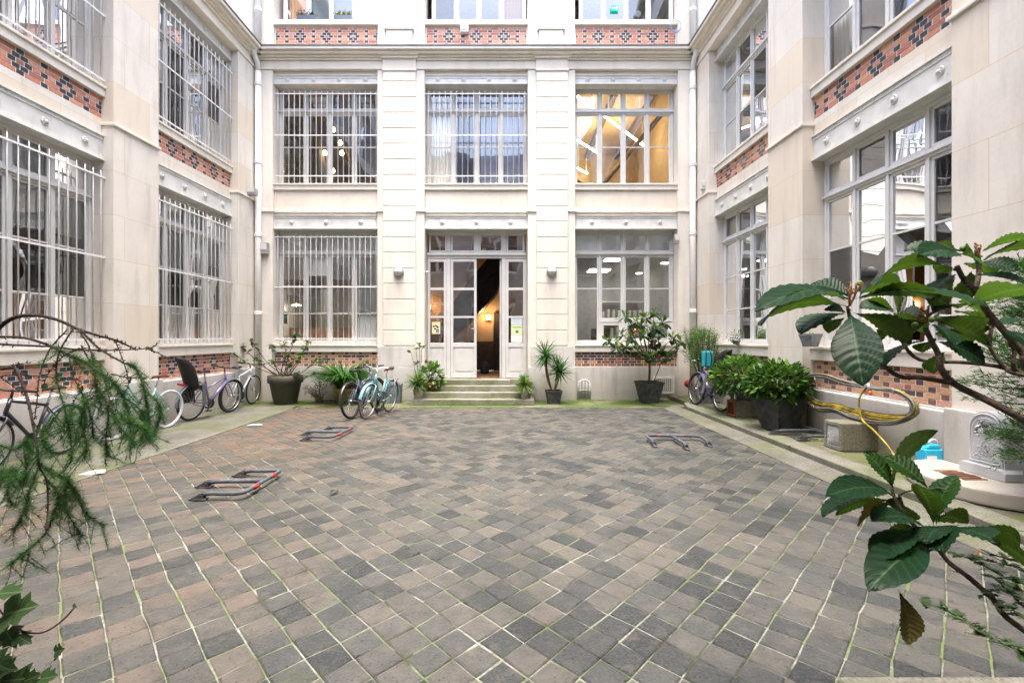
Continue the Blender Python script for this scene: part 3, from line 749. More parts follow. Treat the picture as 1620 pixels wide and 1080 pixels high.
# ------------------------------------------------------------------ entrance: steps, door, hall
random.seed(11)
K = 12.59 / 765
DX = lambda x: (x - 800) * K
DZ = lambda y: 1.6 + (533 - y) * K
steps = thing('entrance_steps', (-.75, 11.8, 0), 'four mossy stone steps leading up to the double door', 'steps')
for (xa, xb, y0, z0, z1) in ((-2.22, .67, 11.33, 0, .135), (-1.98, .60, 11.60, .137, .268), (-1.97, .52, 11.87, .27, .40), (-1.66, .12, 12.13, .402, .527)):
    b = MB(); b.box(xa, xb, y0, min(12.23, y0 + .9) if z0 < .4 else 12.6, z0, z1 - .0); b.build('step', STEP, steps, bevel=.014, seg=2)
b = MB(); b.box(FB[1][0] + .0, -1.662, 12.245, 12.60, .0, .53); b.box(.122, FB[1][1], 12.245, 12.60, 0, .53)
b.build('threshold_block', STEP, front, bevel=.006)
# door screen
U0, U1 = FB[1][0] + .01, FB[1][1] - .01
DB = DZ(598)
b = MB(); d = .35
def tb(x0, x1, y0, y1, da, db, B=None): (B or b).tbox(TFr, DX(x0), DX(x1), d + da, d + db, DZ(y1), DZ(y0))
b.tbox(TFr, U0, U1, d, d + .1, 4.28, 4.345); b.tbox(TFr, U0, U1, d - .012, d + .1, DZ(408.5), DZ(399.5)); b.tbox(TFr, U0, U1, d - .05, d - .013, DZ(404), DZ(401))
for xa, xb in ((DX(672.5), U0),): pass
b.tbox(TFr, U0, DX(676), d, d + .1, DB, DZ(409)); b.tbox(TFr, DX(832), U1, d, d + .1, DB, DZ(409))
b.tbox(TFr, U0, DX(676), d, d + .1, DZ(399), 4.279); b.tbox(TFr, DX(832), U1, d, d + .1, DZ(399), 4.279)
for xc in (709.5, 797): b.tbox(TFr, DX(xc - 3), DX(xc + 3), d - .01, d + .1, DB, DZ(409))
for xc in (710, 755, 798): b.tbox(TFr, DX(xc - 2.5), DX(xc + 2.5), d, d + .08, DZ(399), 4.279)
fr = b.build('door_frame', FRAME, front, bevel=.004)
pan = MB()
def pane(x0, x1, y0, y1, dd=.04):
    j = [rnd(-.002, .002) for _ in range(4)]
    pan.add([TFr(DX(x0), d + dd + j[0], DZ(y1)), TFr(DX(x1), d + dd + j[1], DZ(y1)), TFr(DX(x1), d + dd + j[2], DZ(y0)), TFr(DX(x0), d + dd + j[3], DZ(y0))], [(0, 1, 2, 3)])
def leaf_panel(name, x0, x1, y0=409.5, y1=597.5, glz=((414, 455), (459, 500), (503, 542)), parent=None, rows=True):
    B = MB(); s = 4.2
    tb(x0, x0 + s, y0, y1, .0, .055, B); tb(x1 - s, x1, y0, y1, .0, .055, B)
    tb(x0 + s, x1 - s, y0, glz[0][0], .0, .055, B); tb(x0 + s, x1 - s, glz[-1][1], 549, .0, .055, B)
    for k in range(len(glz) - 1): tb(x0 + s, x1 - s, glz[k][1], glz[k + 1][0], .01, .05, B)
    tb(x0 + s, x1 - s, 549, 590, .02, .05, B); tb(x0 + s, x1 - s, 590, y1, .0, .055, B)
    tb(x0 + s + 2.6, x1 - s - 2.6, 552, 587, .008, .0205, B)
    o = B.build(name, FRAME, parent or front, bevel=.004)
    for g in glz: pane(x0 + s, x1 - s, g[0], g[1])
    return o
leaf_panel('side_panel', 676.3, 706.2); dl = leaf_panel('door_leaf', 712.8, 754); leaf_panel('side_panel', 800.3, 831.8)
# second leaf stands open inwards
B = MB(); xo = DX(793.5)
B.box(xo - .05, xo, YF + d + .06, YF + d + .10, DB, DZ(411)); B.box(xo - .05, xo, YF + d + .64, YF + d + .70, DB, DZ(411))
for y0_, y1_ in ((411, 415), (455, 459), (500, 503), (542, 549), (590, 597.5)): B.box(xo - .05, xo, YF + d + .10, YF + d + .64, DZ(y1_), DZ(y0_))
B.box(xo - .035, xo - .015, YF + d + .10, YF + d + .64, DZ(590), DZ(549)); B.build('door_leaf', FRAME, front, bevel=.003)
B = MB(); hx = DX(751); B.tube([(hx, YF + d, DZ(520)), (hx, YF + d - .05, DZ(520)), (hx - .1, YF + d - .05, DZ(520))], .01, 8); B.build('door_handle', mat('brushed steel', (.5, .5, .5), .3, metal=1), dl)
for xa, xb in ((678.5, 707), (713, 752.5), (757.5, 795.5), (801, 830)):
    B = MB(); tb(xa, xb, 369, 372.5, .01, .05, B); tb(xa, xb, 396, 399, .01, .05, B); tb(xa, xa + 3, 372.5, 396, .01, .05, B); tb(xb - 3, xb, 372.5, 396, .01, .05, B)
    B.build('transom_sash', FRAME, front, bevel=.003); pane(xa + 3, xb - 3, 372.5, 396)
pan.build('pane', GLASSD, fr)
# hall
HW = mat('hall plaster', (.40, .32, .235), .8, var=.12, vscale=2); HDARK = mat('hall dado', (.05, .045, .042), .6, var=.2)
HFL = mat('hall tile floor', (.17, .10, .065), .45, var=.25, vscale=6)
B = MB(); B.tbox(TFr, -2.6, 1.1, 3.3, 3.4, 1.46, 4.6, 0); B.tbox(TFr, -2.6, 1.1, 3.27, 3.4, .53, 1.458, 1)
B.tbox(TFr, -2.6, -2.5, .61, 3.26, .53, 4.6, 0); B.tbox(TFr, 1.0, 1.1, .61, 3.26, .53, 4.6, 0); B.tbox(TFr, -2.5, 1, .61, 3.26, 4.5, 4.6, 0)
B.tbox(TFr, -2.6, 1.1, .46, 3.26, .40, .525, 2); B.build('entrance_hall', [HW, HDARK, HFL], front)
B = MB(); hx0, hx1 = (783.5 - 800) * 15.45 / 765, (799 - 800) * 15.45 / 765
B.box(hx0, hx1, 15.43, 15.50, .53, 2.32); B.box(hx0 - .06, hx0 - .002, 15.41, 15.50, .53, 2.38); B.box(hx0 - .002, hx1, 15.41, 15.50, 2.322, 2.38)
B.build('inner_door', HDARK, front, bevel=.004)
# curved flight of stairs seen from below
SDK = mat('dark stair timber', (.018, .015, .014), .5, var=.3)
st = MB(); Ys = 14.3; kk = Ys / 765
P = lambda x, y: ((x - 800) * kk, 1.6 + (533 - y) * kk)
poly = [P(700, 545), P(700, 500), P(745, 440), P(783, 395), P(791, 395), P(791.5, 440), P(788, 456), P(781, 469), P(768, 483), P(752, 500), P(735, 518)]
st.prism([(x, z) for x, z in poly], 0, .9, Matrix(((1, 0, 0, 0), (0, 0, 1, Ys), (0, 1, 0, 0), (0, 0, 0, 1))))
st.build('staircase', SDK, front, bevel=.01)
rail = MB()
for i in range(11):
    x = 745 + i * 4; y = 500 - (x - 752) * .95
    p = P(x, y); rail.tube([(p[0], Ys - .03, p[1]), (p[0], Ys - .03, p[1] + .75)], .008, 6)
rail.tube([(*P(741, 470)[:1], Ys - .03, P(741, 470)[1]), (P(787, 428)[0], Ys - .03, P(787, 428)[1])], .018, 8)
rail.build('stair_railing', SDK, front)
# lit wall lamps in the hall
GLOW = mat('warm lamp glass', (.9, .6, .3), .4, emit=(1, .45, .13), estr=7)
BRASS = mat('aged brass', (.25, .16, .07), .4, metal=.8)
def sconce(x, y, label):
    c = PX(x, y, 15.48); t_ = thing('hall_wall_lamp', c, label, 'lamp', 'lit lamps in the entrance hall')
    b = MB(); b.box(c.x - .05, c.x + .05, 15.45, 15.505, c.z - .1, c.z + .1); b.build('backplate', BRASS, t_)
    b = MB(); b.lathe([(.055, -.08), (.07, -.07), (.075, .06), (.06, .075), (.035, .08)], 12, Matrix.Translation((c.x, 15.38, c.z))); b.build('shade', GLOW, t_, )
    b = MB(); b.tube([(c.x - .085, 15.38, c.z - .085), (c.x + .085, 15.38, c.z - .085)], .012, 6); b.tube([(c.x, 15.45, c.z - .085), (c.x, 15.31, c.z - .085)], .012, 6); b.build('bracket', BRASS, t_)
    l = bpy.data.lights.new('hall_lamp_light', 'POINT'); l.energy = 3; l.color = (1, .6, .3); l.shadow_soft_size = .06
    lo = bpy.data.objects.new('hall_lamp_light', l); col.objects.link(lo); lo.parent = t_; lo.location = (0, -.32, 0)
sconce(773, 502, 'lit orange wall lamp seen through the open door')
sconce(678.5, 486, 'lit orange lamp seen through the left side pane of the entrance')
# dark bag on the hall floor
b = MB(); b.lathe([(.10, 0), (.13, .05), (.12, .25), (.07, .33), (.02, .36)], 12, Matrix.Translation((-.62, 14.2, .53))); tag(b.build('bag', mat('dark bag cloth', (.03, .03, .035), .7), origin=(-.62, 14.2, .53)), 'dark bag standing on the hall floor just inside the open door', 'bag')

# notices on the glass
PAPER = mat('paper white', (.75, .75, .70), .7); YEL = mat('pale yellow paper', (.72, .66, .38), .7); LGREEN = mat('pale green paper', (.62, .72, .36), .7); INK = mat('black ink', (.03, .03, .03), .6)
INKB = mat('blue grey ink', (.15, .22, .35), .6); INKO = mat('orange ink', (.6, .2, .05), .6); SKYB = mat('pale blue paper', (.55, .62, .66), .7)
def lettering(txt, size, loc, m, parent, rot=(R(90), 0, 0)):
    cu = bpy.data.curves.new('lettering', 'FONT'); cu.body = txt; cu.size = size; cu.extrude = .0004; cu.align_x = 'CENTER'; cu.align_y = 'CENTER'
    o = bpy.data.objects.new('lettering', cu); dg = bpy.context.evaluated_depsgraph_get(); col.objects.link(o)
    dg.update(); me = bpy.data.meshes.new_from_object(o.evaluated_get(bpy.context.evaluated_depsgraph_get())); col.objects.unlink(o); bpy.data.objects.remove(o)
    me.materials.clear(); me.materials.append(m)
    o = bpy.data.objects.new('lettering', me); col.objects.link(o); o.parent = parent; o.location = Vector(loc) - world_of(parent); o.rotation_euler = rot
    return o
def sheet(x0, x1, y0, y1, m, name, label, cat, group=None):
    c = Vector(TFr(DX((x0 + x1) / 2), d + .02, DZ((y0 + y1) / 2))); B = MB(); B.tbox(TFr, DX(x0), DX(x1), d + .018, d + .022, DZ(y1), DZ(y0)); o = B.build(name, m, origin=c)
    return tag(o, label, cat, group)
s1 = sheet(683.2, 696.2, 509, 528, YEL, 'poster', 'yellow poster with dark figures on the left side pane of the entrance', 'poster')
B = MB()
for (x, y, r) in ((686, 516, 1.6), (689.5, 515, 1.4), (692, 517, 1.9), (688, 520, 1.5)): B.lathe([(r * K, 0), (r * K, .002)], 10, Matrix.Translation(TFr(DX(x), d + .017, DZ(y))) @ Matrix.Rotation(R(90), 4, 'X'))
B.build('printed_figures', INK, s1)
B = MB(); B.tbox(TFr, DX(689.5), DX(694.5), d + .015, d + .0175, DZ(526), DZ(520)); B.build('printed_block', INKB, s1)
lettering('• • •', .06, TFr(DX(690), d + .0145, DZ(511.5)), INKO, s1)
s2 = sheet(808.6, 826.6, 502, 513.8, SKYB, 'notice', 'pale blue sheet topmost of the three notices on the right side pane of the entrance', 'notice', 'paper notices on the right side pane')
for k in range(4): lettering('—— ——— ——', .022, TFr(DX(817.5), d + .0165, DZ(505 + k * 2.2)), INKB, s2)
s3 = sheet(808.6, 826.6, 514.2, 529.2, LGREEN, 'notice', 'green middle sheet of three notices on the right side pane of the entrance', 'notice', 'paper notices on the right side pane')
B = MB(); [B.tbox(TFr, DX(811.2 + k * 1.7), DX(812.3 + k * 1.7), d + .0155, d + .0175, DZ(518.3), DZ(516.7 + .3 * (k % 2))) for k in range(8)]; B.build('printed_heading', INK, s3)
B = MB(); B.lathe([(2.6 * K, 0), (2.6 * K, .002)], 14, Matrix.Translation(TFr(DX(818), d + .017, DZ(524))) @ Matrix.Rotation(R(90), 4, 'X')); B.build('printed_disc', INKB, s3)
s4 = sheet(808.6, 826.6, 529.6, 541, PAPER, 'notice', 'white sheet lowest of the three notices on the right side pane of the entrance', 'notice', 'paper notices on the right side pane')
for k in range(4): lettering('——— — ———', .022, TFr(DX(817.5), d + .0165, DZ(532 + k * 2.2)), mat('grey ink', (.35, .35, .35), .6), s4)

# ------------------------------------------------------------------ interior lights that show through the panes
TUBE = mat('warm light tube', (1, .9, .7), .4, emit=(1, .84, .58), estr=5)
def tubelight(x, y, z, L, label, dirn=(.63, .777), name='strip_light'):
    Y = (z - H) * F / (HY - y); X = (x - CX) / F * Y
    a = Vector((X, Y, z)); e = a + Vector((dirn[0], dirn[1], 0)) * L
    t_ = thing(name, a, label, 'strip light', 'strip lights on the tan ceiling')
    b = MB(); b.tube([a, e], .03, 8); b.build('tube', TUBE, t_)
    b = MB(); M_ = (a + e) / 2
    for q in (.1, .9):
        p = a.lerp(e, q); b.box(p.x - .02, p.x + .02, p.y - .02, p.y + .02, z + .03, 8.55)
    b.build('hanger', METAL, t_)
tubelight(955, 183, 7.78, 2.95, 'longest lit strip light, crossing the middle panes of the far upper right window')
tubelight(913, 222, 7.78, 1.4, 'lit strip light low in the left pane of the far upper right window')
tubelight(913, 266, 7.78, .75, 'short lit strip light at the bottom left of the far upper right window')
tubelight(1036, 243, 7.78, .95, 'lit strip light in the rightmost lower pane of the far upper right window')
tubelight(913, 153, 7.98, .9, 'lit strip light in the top left pane of the far upper right window')
ROOF = MB()
for i in range(3):
    x = 1.9 + i * 1.1; ROOF.box(x, x + .14, 12.95, 18.4, 8.35, 8.5)
ROOF.tube([(2.0, 17.5, 5.3), (4.7, 14.5, 8.3)], .09, 4); ROOF.tube([(1.6, 16.8, 7.6), (4.8, 17.4, 5.8)], .05, 4)
ROOF.build('roof_timber', mat('dark roof timber', (.10, .065, .035), .7, var=.3), front)
lo = bpy.data.lights.new('strip_room_light', 'POINT'); lo.energy = 16; lo.color = (1, .78, .48); lo.shadow_soft_size = .4
o = bpy.data.objects.new('strip_room_light', lo); col.objects.link(o); o.location = (3.0, 15.5, 7.5)
PANEL = mat('cool ceiling panel', (1, 1, 1), .5, emit=(1, .97, .93), estr=2.6)
for k, (x0, x1, y0, lab) in enumerate(((957, 981, 412, 'lit ceiling panel at top of the second pane of the far lower right window'), (931, 963, 429, 'lit ceiling panel between the first and second pane of the far lower right window'),
        (913, 937, 439, 'lit ceiling panel in the left pane of the far lower right window'), (1047, 1058, 417, 'small lit ceiling panel in the rightmost pane of the far lower right window'), (1007, 1015, 433, 'smallest lit ceiling panel in the third pane of the far lower right window'))):
    z = 3.75; Y = (z - H) * F / (HY - y0); xa, xb = (x0 - CX) / F * Y, (x1 - CX) / F * Y
    t_ = thing('ceiling_panel_light', ((xa + xb) / 2, Y, z), lab, 'ceiling light', 'lit ceiling panels in the ground floor office')
    wdt = xb - xa; dp = max(.16, wdt * .9)
    b = MB(); b.box(xa, xb, Y - dp / 2, Y + dp / 2, z, z + .02); b.build('diffuser', PANEL, t_)
    b = MB(); b.box(xa - .03, xb + .03, Y - dp / 2 - .03, Y + dp / 2 + .03, z + .021, z + .06); b.tube([((xa + xb) / 2, Y, z + .06), ((xa + xb) / 2, Y, 4.68)], .006, 5); b.build('housing', METAL, t_)
l = bpy.data.lights.new('office_light', 'POINT'); l.energy = 3; l.color = (1, .97, .93); l.shadow_soft_size = .3; lo = bpy.data.objects.new('office_light', l); col.objects.link(lo); lo.location = (3.0, 15.0, 3.5); l.shadow_soft_size = .02
BULB = mat('amber bulb', (1, .6, .2), .3, emit=(1, .5, .15), estr=11)
for k, (x, y, Y, lab) in enumerate(((538.5, 226, 14.2, 'upper of two close glowing bulbs in the middle of the far upper left window'), (541, 242, 13.9, 'glowing pendant bulb in the far upper left window, lower of a close pair'),
        (527, 205, 14.6, 'highest glowing pendant bulb in the far upper left window'), (514, 242, 13.8, 'glowing pendant bulb in the second pane of the far upper left window'),
        (445.8, 270, 13.5, 'glowing bulb among the leaves at the far left of the far upper left window'), (526.5, 270, 14.3, 'lowest glowing pendant bulb in the middle of the far upper left window'))):
    c = PX(x, y, Y); t_ = thing('pendant_bulb', c, lab, 'lamp', 'glowing pendant bulbs upstairs')
    b = MB(); b.lathe([(.02, -.075), (.05, -.05), (.06, -.01), (.045, .04), (.022, .07)], 12, Matrix.Translation(c)); b.build('bulb', BULB, t_)
    b = MB(); b.tube([c + Vector((0, 0, .07)), c + Vector((0, 0, .12))], .02, 8); b.tube([c + Vector((0, 0, .12)), (c.x, c.y, 8.54)], .004, 5); b.build('cord', INK, t_)
DKB = MB(); DKB.tube([(-4.9, 13.4, 8.3), (-3.7, 13.9, 5.0)], .14, 4); DKB.tube([(-5.6, 13.7, 8.3), (-5.0, 14.2, 5.0)], .10, 4); DKB.build('roof_timber', ROOMD, front)
# small interior things on the ground floor
b = MB(); c = PX(446, 505, 13.0)
for z_, w_, m_ in ((0, .10, 0), (.12, .10, 1), (.22, .10, 0)): b.box(c.x - w_, c.x + w_, 12.95, 13.1, c.z + z_ - .12, c.z + z_ - .005, m_)
tag(b.build('display_box', [mat('dark carton', (.03, .035, .05), .6), mat('blue carton', (.12, .45, .62), .6)], origin=c), 'stack of blue and dark cartons standing inside the far lower left window', 'box')
LAMPS = mat('warm desk lamp', (1, .7, .3), .5, emit=(1, .6, .25), estr=4)
c = PX(469, 483.5, 14.0); b = MB(); b.lathe([(.14, 0), (.12, .02), (.04, .05), (.015, .06)], 14, Matrix.Translation(c), 0); b.tube([c + Vector((0, 0, .06)), (c.x, c.y, 4.68)], .004, 5, 1)
l = bpy.data.lights.new('pendant_light', 'POINT'); l.energy = 7; l.color = (1, .86, .68); l.shadow_soft_size = .1; lo = bpy.data.objects.new('pendant_light', l); col.objects.link(lo); lo.location = c + Vector((0, 0, -.02)); l.shadow_soft_size = .02
tag(b.build('pendant_lamp', [LAMPS, INK], origin=c), 'small lit orange pendant lamp in the left pane of the far lower left window', 'lamp')

# ------------------------------------------------------------------ wall fixtures
GLOBE = mat('milky lamp glass', (.55, .57, .56), .25, var=.1, vscale=30); CAST = mat('weathered aluminium', (.36, .37, .36), .5, metal=.4, var=.15)
def bulkhead(x, y, label):
    c = PX(x, y, YF - .055); t_ = thing('wall_lamp', c, label, 'wall lamp', 'round bulkhead lamps beside the entrance')
    M_ = Matrix.Translation(c) @ Matrix.Rotation(R(90), 4, 'X')
    b = MB(); b.lathe([(.125, 0), (.13, .02), (.13, .05), (.115, .065), (.112, .05)], 28, M_); b.build('housing', CAST, t_)
    b = MB(); b.lathe([(.11, .045), (.108, .07), (.09, .105), (.06, .13), (.02, .142)], 28, M_); b.build('globe', GLOBE, t_)
    b = MB()
    for a in (0, 90):
        pts = [M_ @ (Matrix.Rotation(R(a), 4, 'Z') @ Vector((.118 * math.cos(q * PI / 10), 0, .05 + .102 * math.sin(q * PI / 10)))) for q in range(11)]
        b.tube(pts, .005, 6)
    b.build('cage', CAST, t_)
bulkhead(631, 430.5, 'round grey bulkhead lamp on the pilaster left of the entrance')
bulkhead(872.5, 430, 'round grey bulkhead lamp on the pilaster right of the entrance')
def fixbox(c, sx, sy, sz, label, name='junction_box', m=None, cat='box', group=None, arm=None):
    t_ = thing(name, c, label, cat, group); b = MB(); b.box(c.x - sx, c.x + sx, c.y - sy, c.y + sy, c.z - sz, c.z + sz); b.build('casing', m or CAST, t_, bevel=.008)
    b = MB(); b.box(c.x - sx * .8, c.x + sx * .8, c.y - sy - .012, c.y - sy - .001, c.z - sz * .3, c.z + sz * .8); b.build('cover', FRAME, t_, bevel=.003)
    if arm: b = MB(); b.tube(arm, .014, 6); b.build('bracket', CAST, t_)
    return t_
c = PX(396, 304, 11.9); fixbox(c, .16, .08, .085, 'grey floodlight on the left corner pier near the string course', 'floodlight', cat='floodlight', arm=[(c.x, c.y, c.z - .05), (LX, c.y, c.z - .05)])
c = PX(1112.5, 294, 11.7); fixbox(c, .07, .07, .1, 'small white floodlight on the right corner pier near the string course', 'floodlight', m=FRAME, cat='floodlight', arm=[(c.x - .02, c.y, c.z + .05), (RX, c.y, c.z + .05)])
c = PX(419, 393, YF - .07); fixbox(c, .09, .06, .14, 'upright grey box beside the left downpipe, above the lower window')
c = PX(1070, 379, YF - .07); fixbox(c, .06, .06, .11, 'upright grey box at the top right corner of the far lower right window')
c = PX(735, 47, YF + .05); fixbox(c, .1, .06, .09, 'small white box on the upper brick band over the entrance', m=FRAMEW)
c = PX(674, 429.5, YF + .2); b = MB(); b.box(c.x - .07, c.x + .05, c.y - .03, c.y + .03, c.z - .02, c.z + .02); b.lathe([(.03, -.05), (.035, -.03), (.03, 0)], 10, Matrix.Translation((c.x + .04, c.y - .04, c.z)))
tag(b.build('door_sensor', FRAMEW, origin=c), 'tiny white sensor on the left reveal of the entrance', 'sensor')
def downpipe(x, y, zt, zb, collars, label):
    t_ = thing('downpipe', (x, y, zb), label, 'pipe', 'cream downpipes in the corners'); b = MB()
    b.tube([(x, y, zb + .02), (x, y, 8.25)], .075, 16); b.build('pipe', PIPE, t_)
    b = MB(); b.tube([(x, y, 8.9), (x, y, zt)], .075, 16); b.build('upper_pipe', PIPE, t_)
    b = MB(); b.tube([(x, y, 8.25), (x, y - .02, 8.45), (x + (.0), y - .2, 8.6), (x, y - .26, 8.85)], .06, 12); b.build('swan_neck', PIPE, t_)
    for z in collars:
        b = MB(); b.lathe([(.08, -.05), (.092, -.04), (.092, -.01), (.084, 0), (.092, .01), (.092, .035), (.08, .045)], 18, Matrix.Translation((x, y, z))); b.build('collar', PIPE, t_)
        b = MB(); b.box(x - .015, x + .015, y + .07, YF + .01, z - .015, z + .015); b.build('bracket', CAST, t_)
downpipe(LX + .105, YF - .1, 12.8, 0, (2.2, 4.15, 5.98, 7.95, 9.8), 'cream downpipe in the left corner of the courtyard')
downpipe(RX - .1, YF - .1, 12.8, .0, (2.25, 4.2, 5.92, 7.85, 9.8), 'cream downpipe in the right corner of the courtyard')
c = PX(1091, 607, 12.0); b = MB(); b.lathe([(.085, 0), (.10, .02), (.10, .05), (.07, .09), (.03, .10)], 18, Matrix.Translation((c.x - .02, 12.06, c.z)) @ Matrix.Rotation(R(90), 4, 'X'))
tag(b.build('standpipe_cap', mat('rusty red paint', (.30, .045, .03), .6, var=.3), origin=(c.x, 12.06, c.z)), 'round rusty red cap at the foot of the right downpipe', 'pipe cap')
# arched vent and slotted grate in the end wall plinth
c = Vector(((925 - 800) / 62.5, YF + .08, 1.6 + (533 - 616) / 62.5))
t_ = thing('arched_vent', (c.x, YF + .08, .05), 'small arched metal vent low in the end wall right of the entrance', 'vent')
b = MB(); arc = [(-.16, -.24)] + [(-.16 * math.cos(a * PI / 10), .08 + .16 * math.sin(a * PI / 10)) for a in range(11)] + [(.16, -.24)]
b.tube([(c.x + x, YF + .07, c.z + z) for x, z in arc], .016, 6); b.build('rim', METAL, t_)
b = MB()
for i in range(8):
    x = -.13 + i * .037; b.tube([(c.x + x, YF + .068, c.z - .24), (c.x + x, YF + .068, c.z + .07 + math.sqrt(max(0, .16 ** 2 - x * x)))], .008, 5)
b.tube([(c.x - .15, YF + .066, c.z - .02), (c.x + .15, YF + .066, c.z - .02)], .007, 5); b.build('bars', METAL, t_)
b = MB(); b.prism([(c.x + x * .97, c.z + z * .97) for x, z in arc], 0, .004, Matrix(((1, 0, 0, 0), (0, 0, 1, YF + .072), (0, 1, 0, 0), (0, 0, 0, 1)))); b.build('backing', ROOMD, t_)
u0, u1, z0, z1 = (1034 - 800) / 62.5, (1068 - 800) / 62.5, 1.6 + (533 - 623) / 62.5, 1.6 + (533 - 596.5) / 62.5
t_ = thing('slotted_grate', ((u0 + u1) / 2, YF + .06, z0), 'rectangular slotted grey grate in the end wall behind the potted tree', 'vent')
b = MB(); b.box(u0, u1, YF + .045, YF + .078, z1 - .05, z1); b.box(u0, u1, YF + .045, YF + .078, z0, z0 + .05); b.box(u0, u0 + .05, YF + .045, YF + .078, z0 + .05, z1 - .05); b.box(u1 - .05, u1, YF + .045, YF + .078, z0 + .05, z1 - .05)
for i in range(9): x = u0 + .05 + (i + .35) * (u1 - u0 - .1) / 9; b.box(x, x + .028, YF + .05, YF + .075, z0 + .05, z1 - .05)
b.build('plate', METAL, t_); b = MB(); b.box(u0 + .02, u1 - .02, YF + .0785, YF + .0795, z0 + .02, z1 - .02); b.build('backing', ROOMD, t_)
# second floor: green exit sign, round clock like disc, window boxes, coil of blue cable
GRN = mat('exit sign green', (.0, .42, .22), .5, emit=(.0, .5, .28), estr=.5); WHT = mat('sign white', (.8, .8, .8), .5)
c = PX(973, 13.5, YF + .28); b = MB(); b.box(c.x - .1, c.x + .1, YF + .27, YF + .285, c.z - .07, c.z + .07); ex = tag(b.build('exit_sign', GRN, origin=c), 'small green exit sign inside the top right window of the end wall', 'sign')
b = MB(); b.box(c.x + .015, c.x + .075, YF + .266, YF + .2695, c.z - .05, c.z + .045); b.prism([(c.x - .085, c.z), (c.x - .05, c.z + .035), (c.x - .05, c.z + .012), (c.x - .01, c.z + .012), (c.x - .01, c.z - .012), (c.x - .05, c.z - .012), (c.x - .05, c.z - .035)], 0, .003, Matrix(((1, 0, 0, 0), (0, 0, 1, YF + .266), (0, 1, 0, 0), (0, 0, 0, 1))))
b.build('arrow_and_door', WHT, ex)
c = PX(1009, 23, YF + .45); b = MB(); b.lathe([(.085, 0), (.085, .02), (.07, .03)], 20, Matrix.Translation(c) @ Matrix.Rotation(R(90), 4, 'X')); b.tube([c + Vector((0, 0, -.085)), c + Vector((0, 0, -.2))], .012, 6); tag(b.build('desk_fan', WHT, origin=c), 'round white disc on a stalk inside the top right window of the end wall', 'fan')
CAB = mat('blue cable', (.25, .38, .62), .5); b = MB(); c = PX(1069, 42, YF + .0)
for k in range(3): b.tube([c + Vector((.13 * math.cos(a * PI / 12) , -.02 + .006 * k, (.15 + .01 * k) * math.sin(a * PI / 12))) for a in range(24)], .007, 6, closed=True)
b.tube([c + Vector((-.13, -.01, 0)), c + Vector((-.22, .02, .06)), c + Vector((-.3, .12, .15))], .007, 6)
tag(b.build('cable_coil', CAB, origin=c), 'loose coil of blue cable hanging by the top right window of the end wall', 'cable')

# ------------------------------------------------------------------ parking hoops
STEEL = mat('grey blue painted steel', (.075, .085, .10), .6, metal=0, spec=.2, var=.3, vscale=20, coat=.0, bump=.1, bscale=60); REDB = mat('red reflective tape', (.42, .015, .012), .35); BLACKM = mat('black steel', (.02, .02, .022), .4, metal=.3)
def make_hoop():
    t_ = thing('parking_hoop', (0, 0, 0), '', 'parking barrier', 'folded parking hoops on the setts')
    z = .065; r = .021; w_ = .40
    def arc(cx, cy, a0, a1, rad=.10): return [(cx + rad * math.cos(R(a)), cy + rad * math.sin(R(a)), z) for a in (a0 + (a1 - a0) * k / 6 for k in range(7))]
    pts = [(-.44, -w_, .05), (-.36, -w_, z)] + arc(-.14, -w_ + .1 + .0, -90, -30, .12) + arc(-.10, w_ - .1, 30, 90) + [(-.36, w_, z), (-.44, w_, .05)]
    b = MB(); b.tube(pts, r, 12); b.build('hoop', STEEL, t_)
    b = MB(); b.tube([(-.04, 0, z), (-.52, 0, z), (-.62, 0, .05)], .024, 12); b.build('centre_leg', STEEL, t_)
    for y in (-.2, .2):
        b = MB(); xx = -.002 - .012; b.tube([(xx - .0, y - .035, z), (xx, y + .035, z)], r + .002, 12); b.build('reflective_band', REDB, t_)
    for (x, y) in ((-.44, -w_), (-.44, w_), (-.62, 0)):
        b = MB(); b.prism([(x - .13, y - .012), (x - .05, y - .04), (x + .05, y - .04), (x + .05, y + .04), (x - .05, y + .04), (x - .13, y + .012)], .006, .016)
        b.prism([(x - .11, .012), (x + .02, .012), (x + .03, .075), (x - .0, .075)], y - .03, y - .024, Matrix(((1, 0, 0, 0), (0, 0, 1, 0), (0, 1, 0, 0), (0, 0, 0, 1))))
        b.prism([(x - .11, .012), (x + .02, .012), (x + .03, .075), (x - .0, .075)], y + .024, y + .03, Matrix(((1, 0, 0, 0), (0, 0, 1, 0), (0, 1, 0, 0), (0, 0, 0, 1))))
        b.tube([(x, y - .035, .05), (x, y + .035, .05)], .009, 8); b.build('foot', mat('worn grey steel', (.07, .072, .075), .6, var=.3), t_)
    return t_
h0 = make_hoop()
for i, (x, y, z, rz, lab) in enumerate(((-2.56, 5.17, 0, 2, 'grey folded parking hoop nearest the camera, in the left of the yard'), (-2.60, 7.84, 0, -3, 'grey folded parking hoop in the far left of the yard, before the bicycles'),
                                        (2.58, 7.56, 0, 90, 'grey folded parking hoop on the right of the yard with two red bands'), (4.70, 7.28, SZ, 0, 'grey parking hoop against the right wall, half hidden behind the stone vent box'))):
    o = h0 if i == 0 else copy_tree(h0); o['label'] = lab; o.location = (x, y, z); o.rotation_euler.z = R(rz)
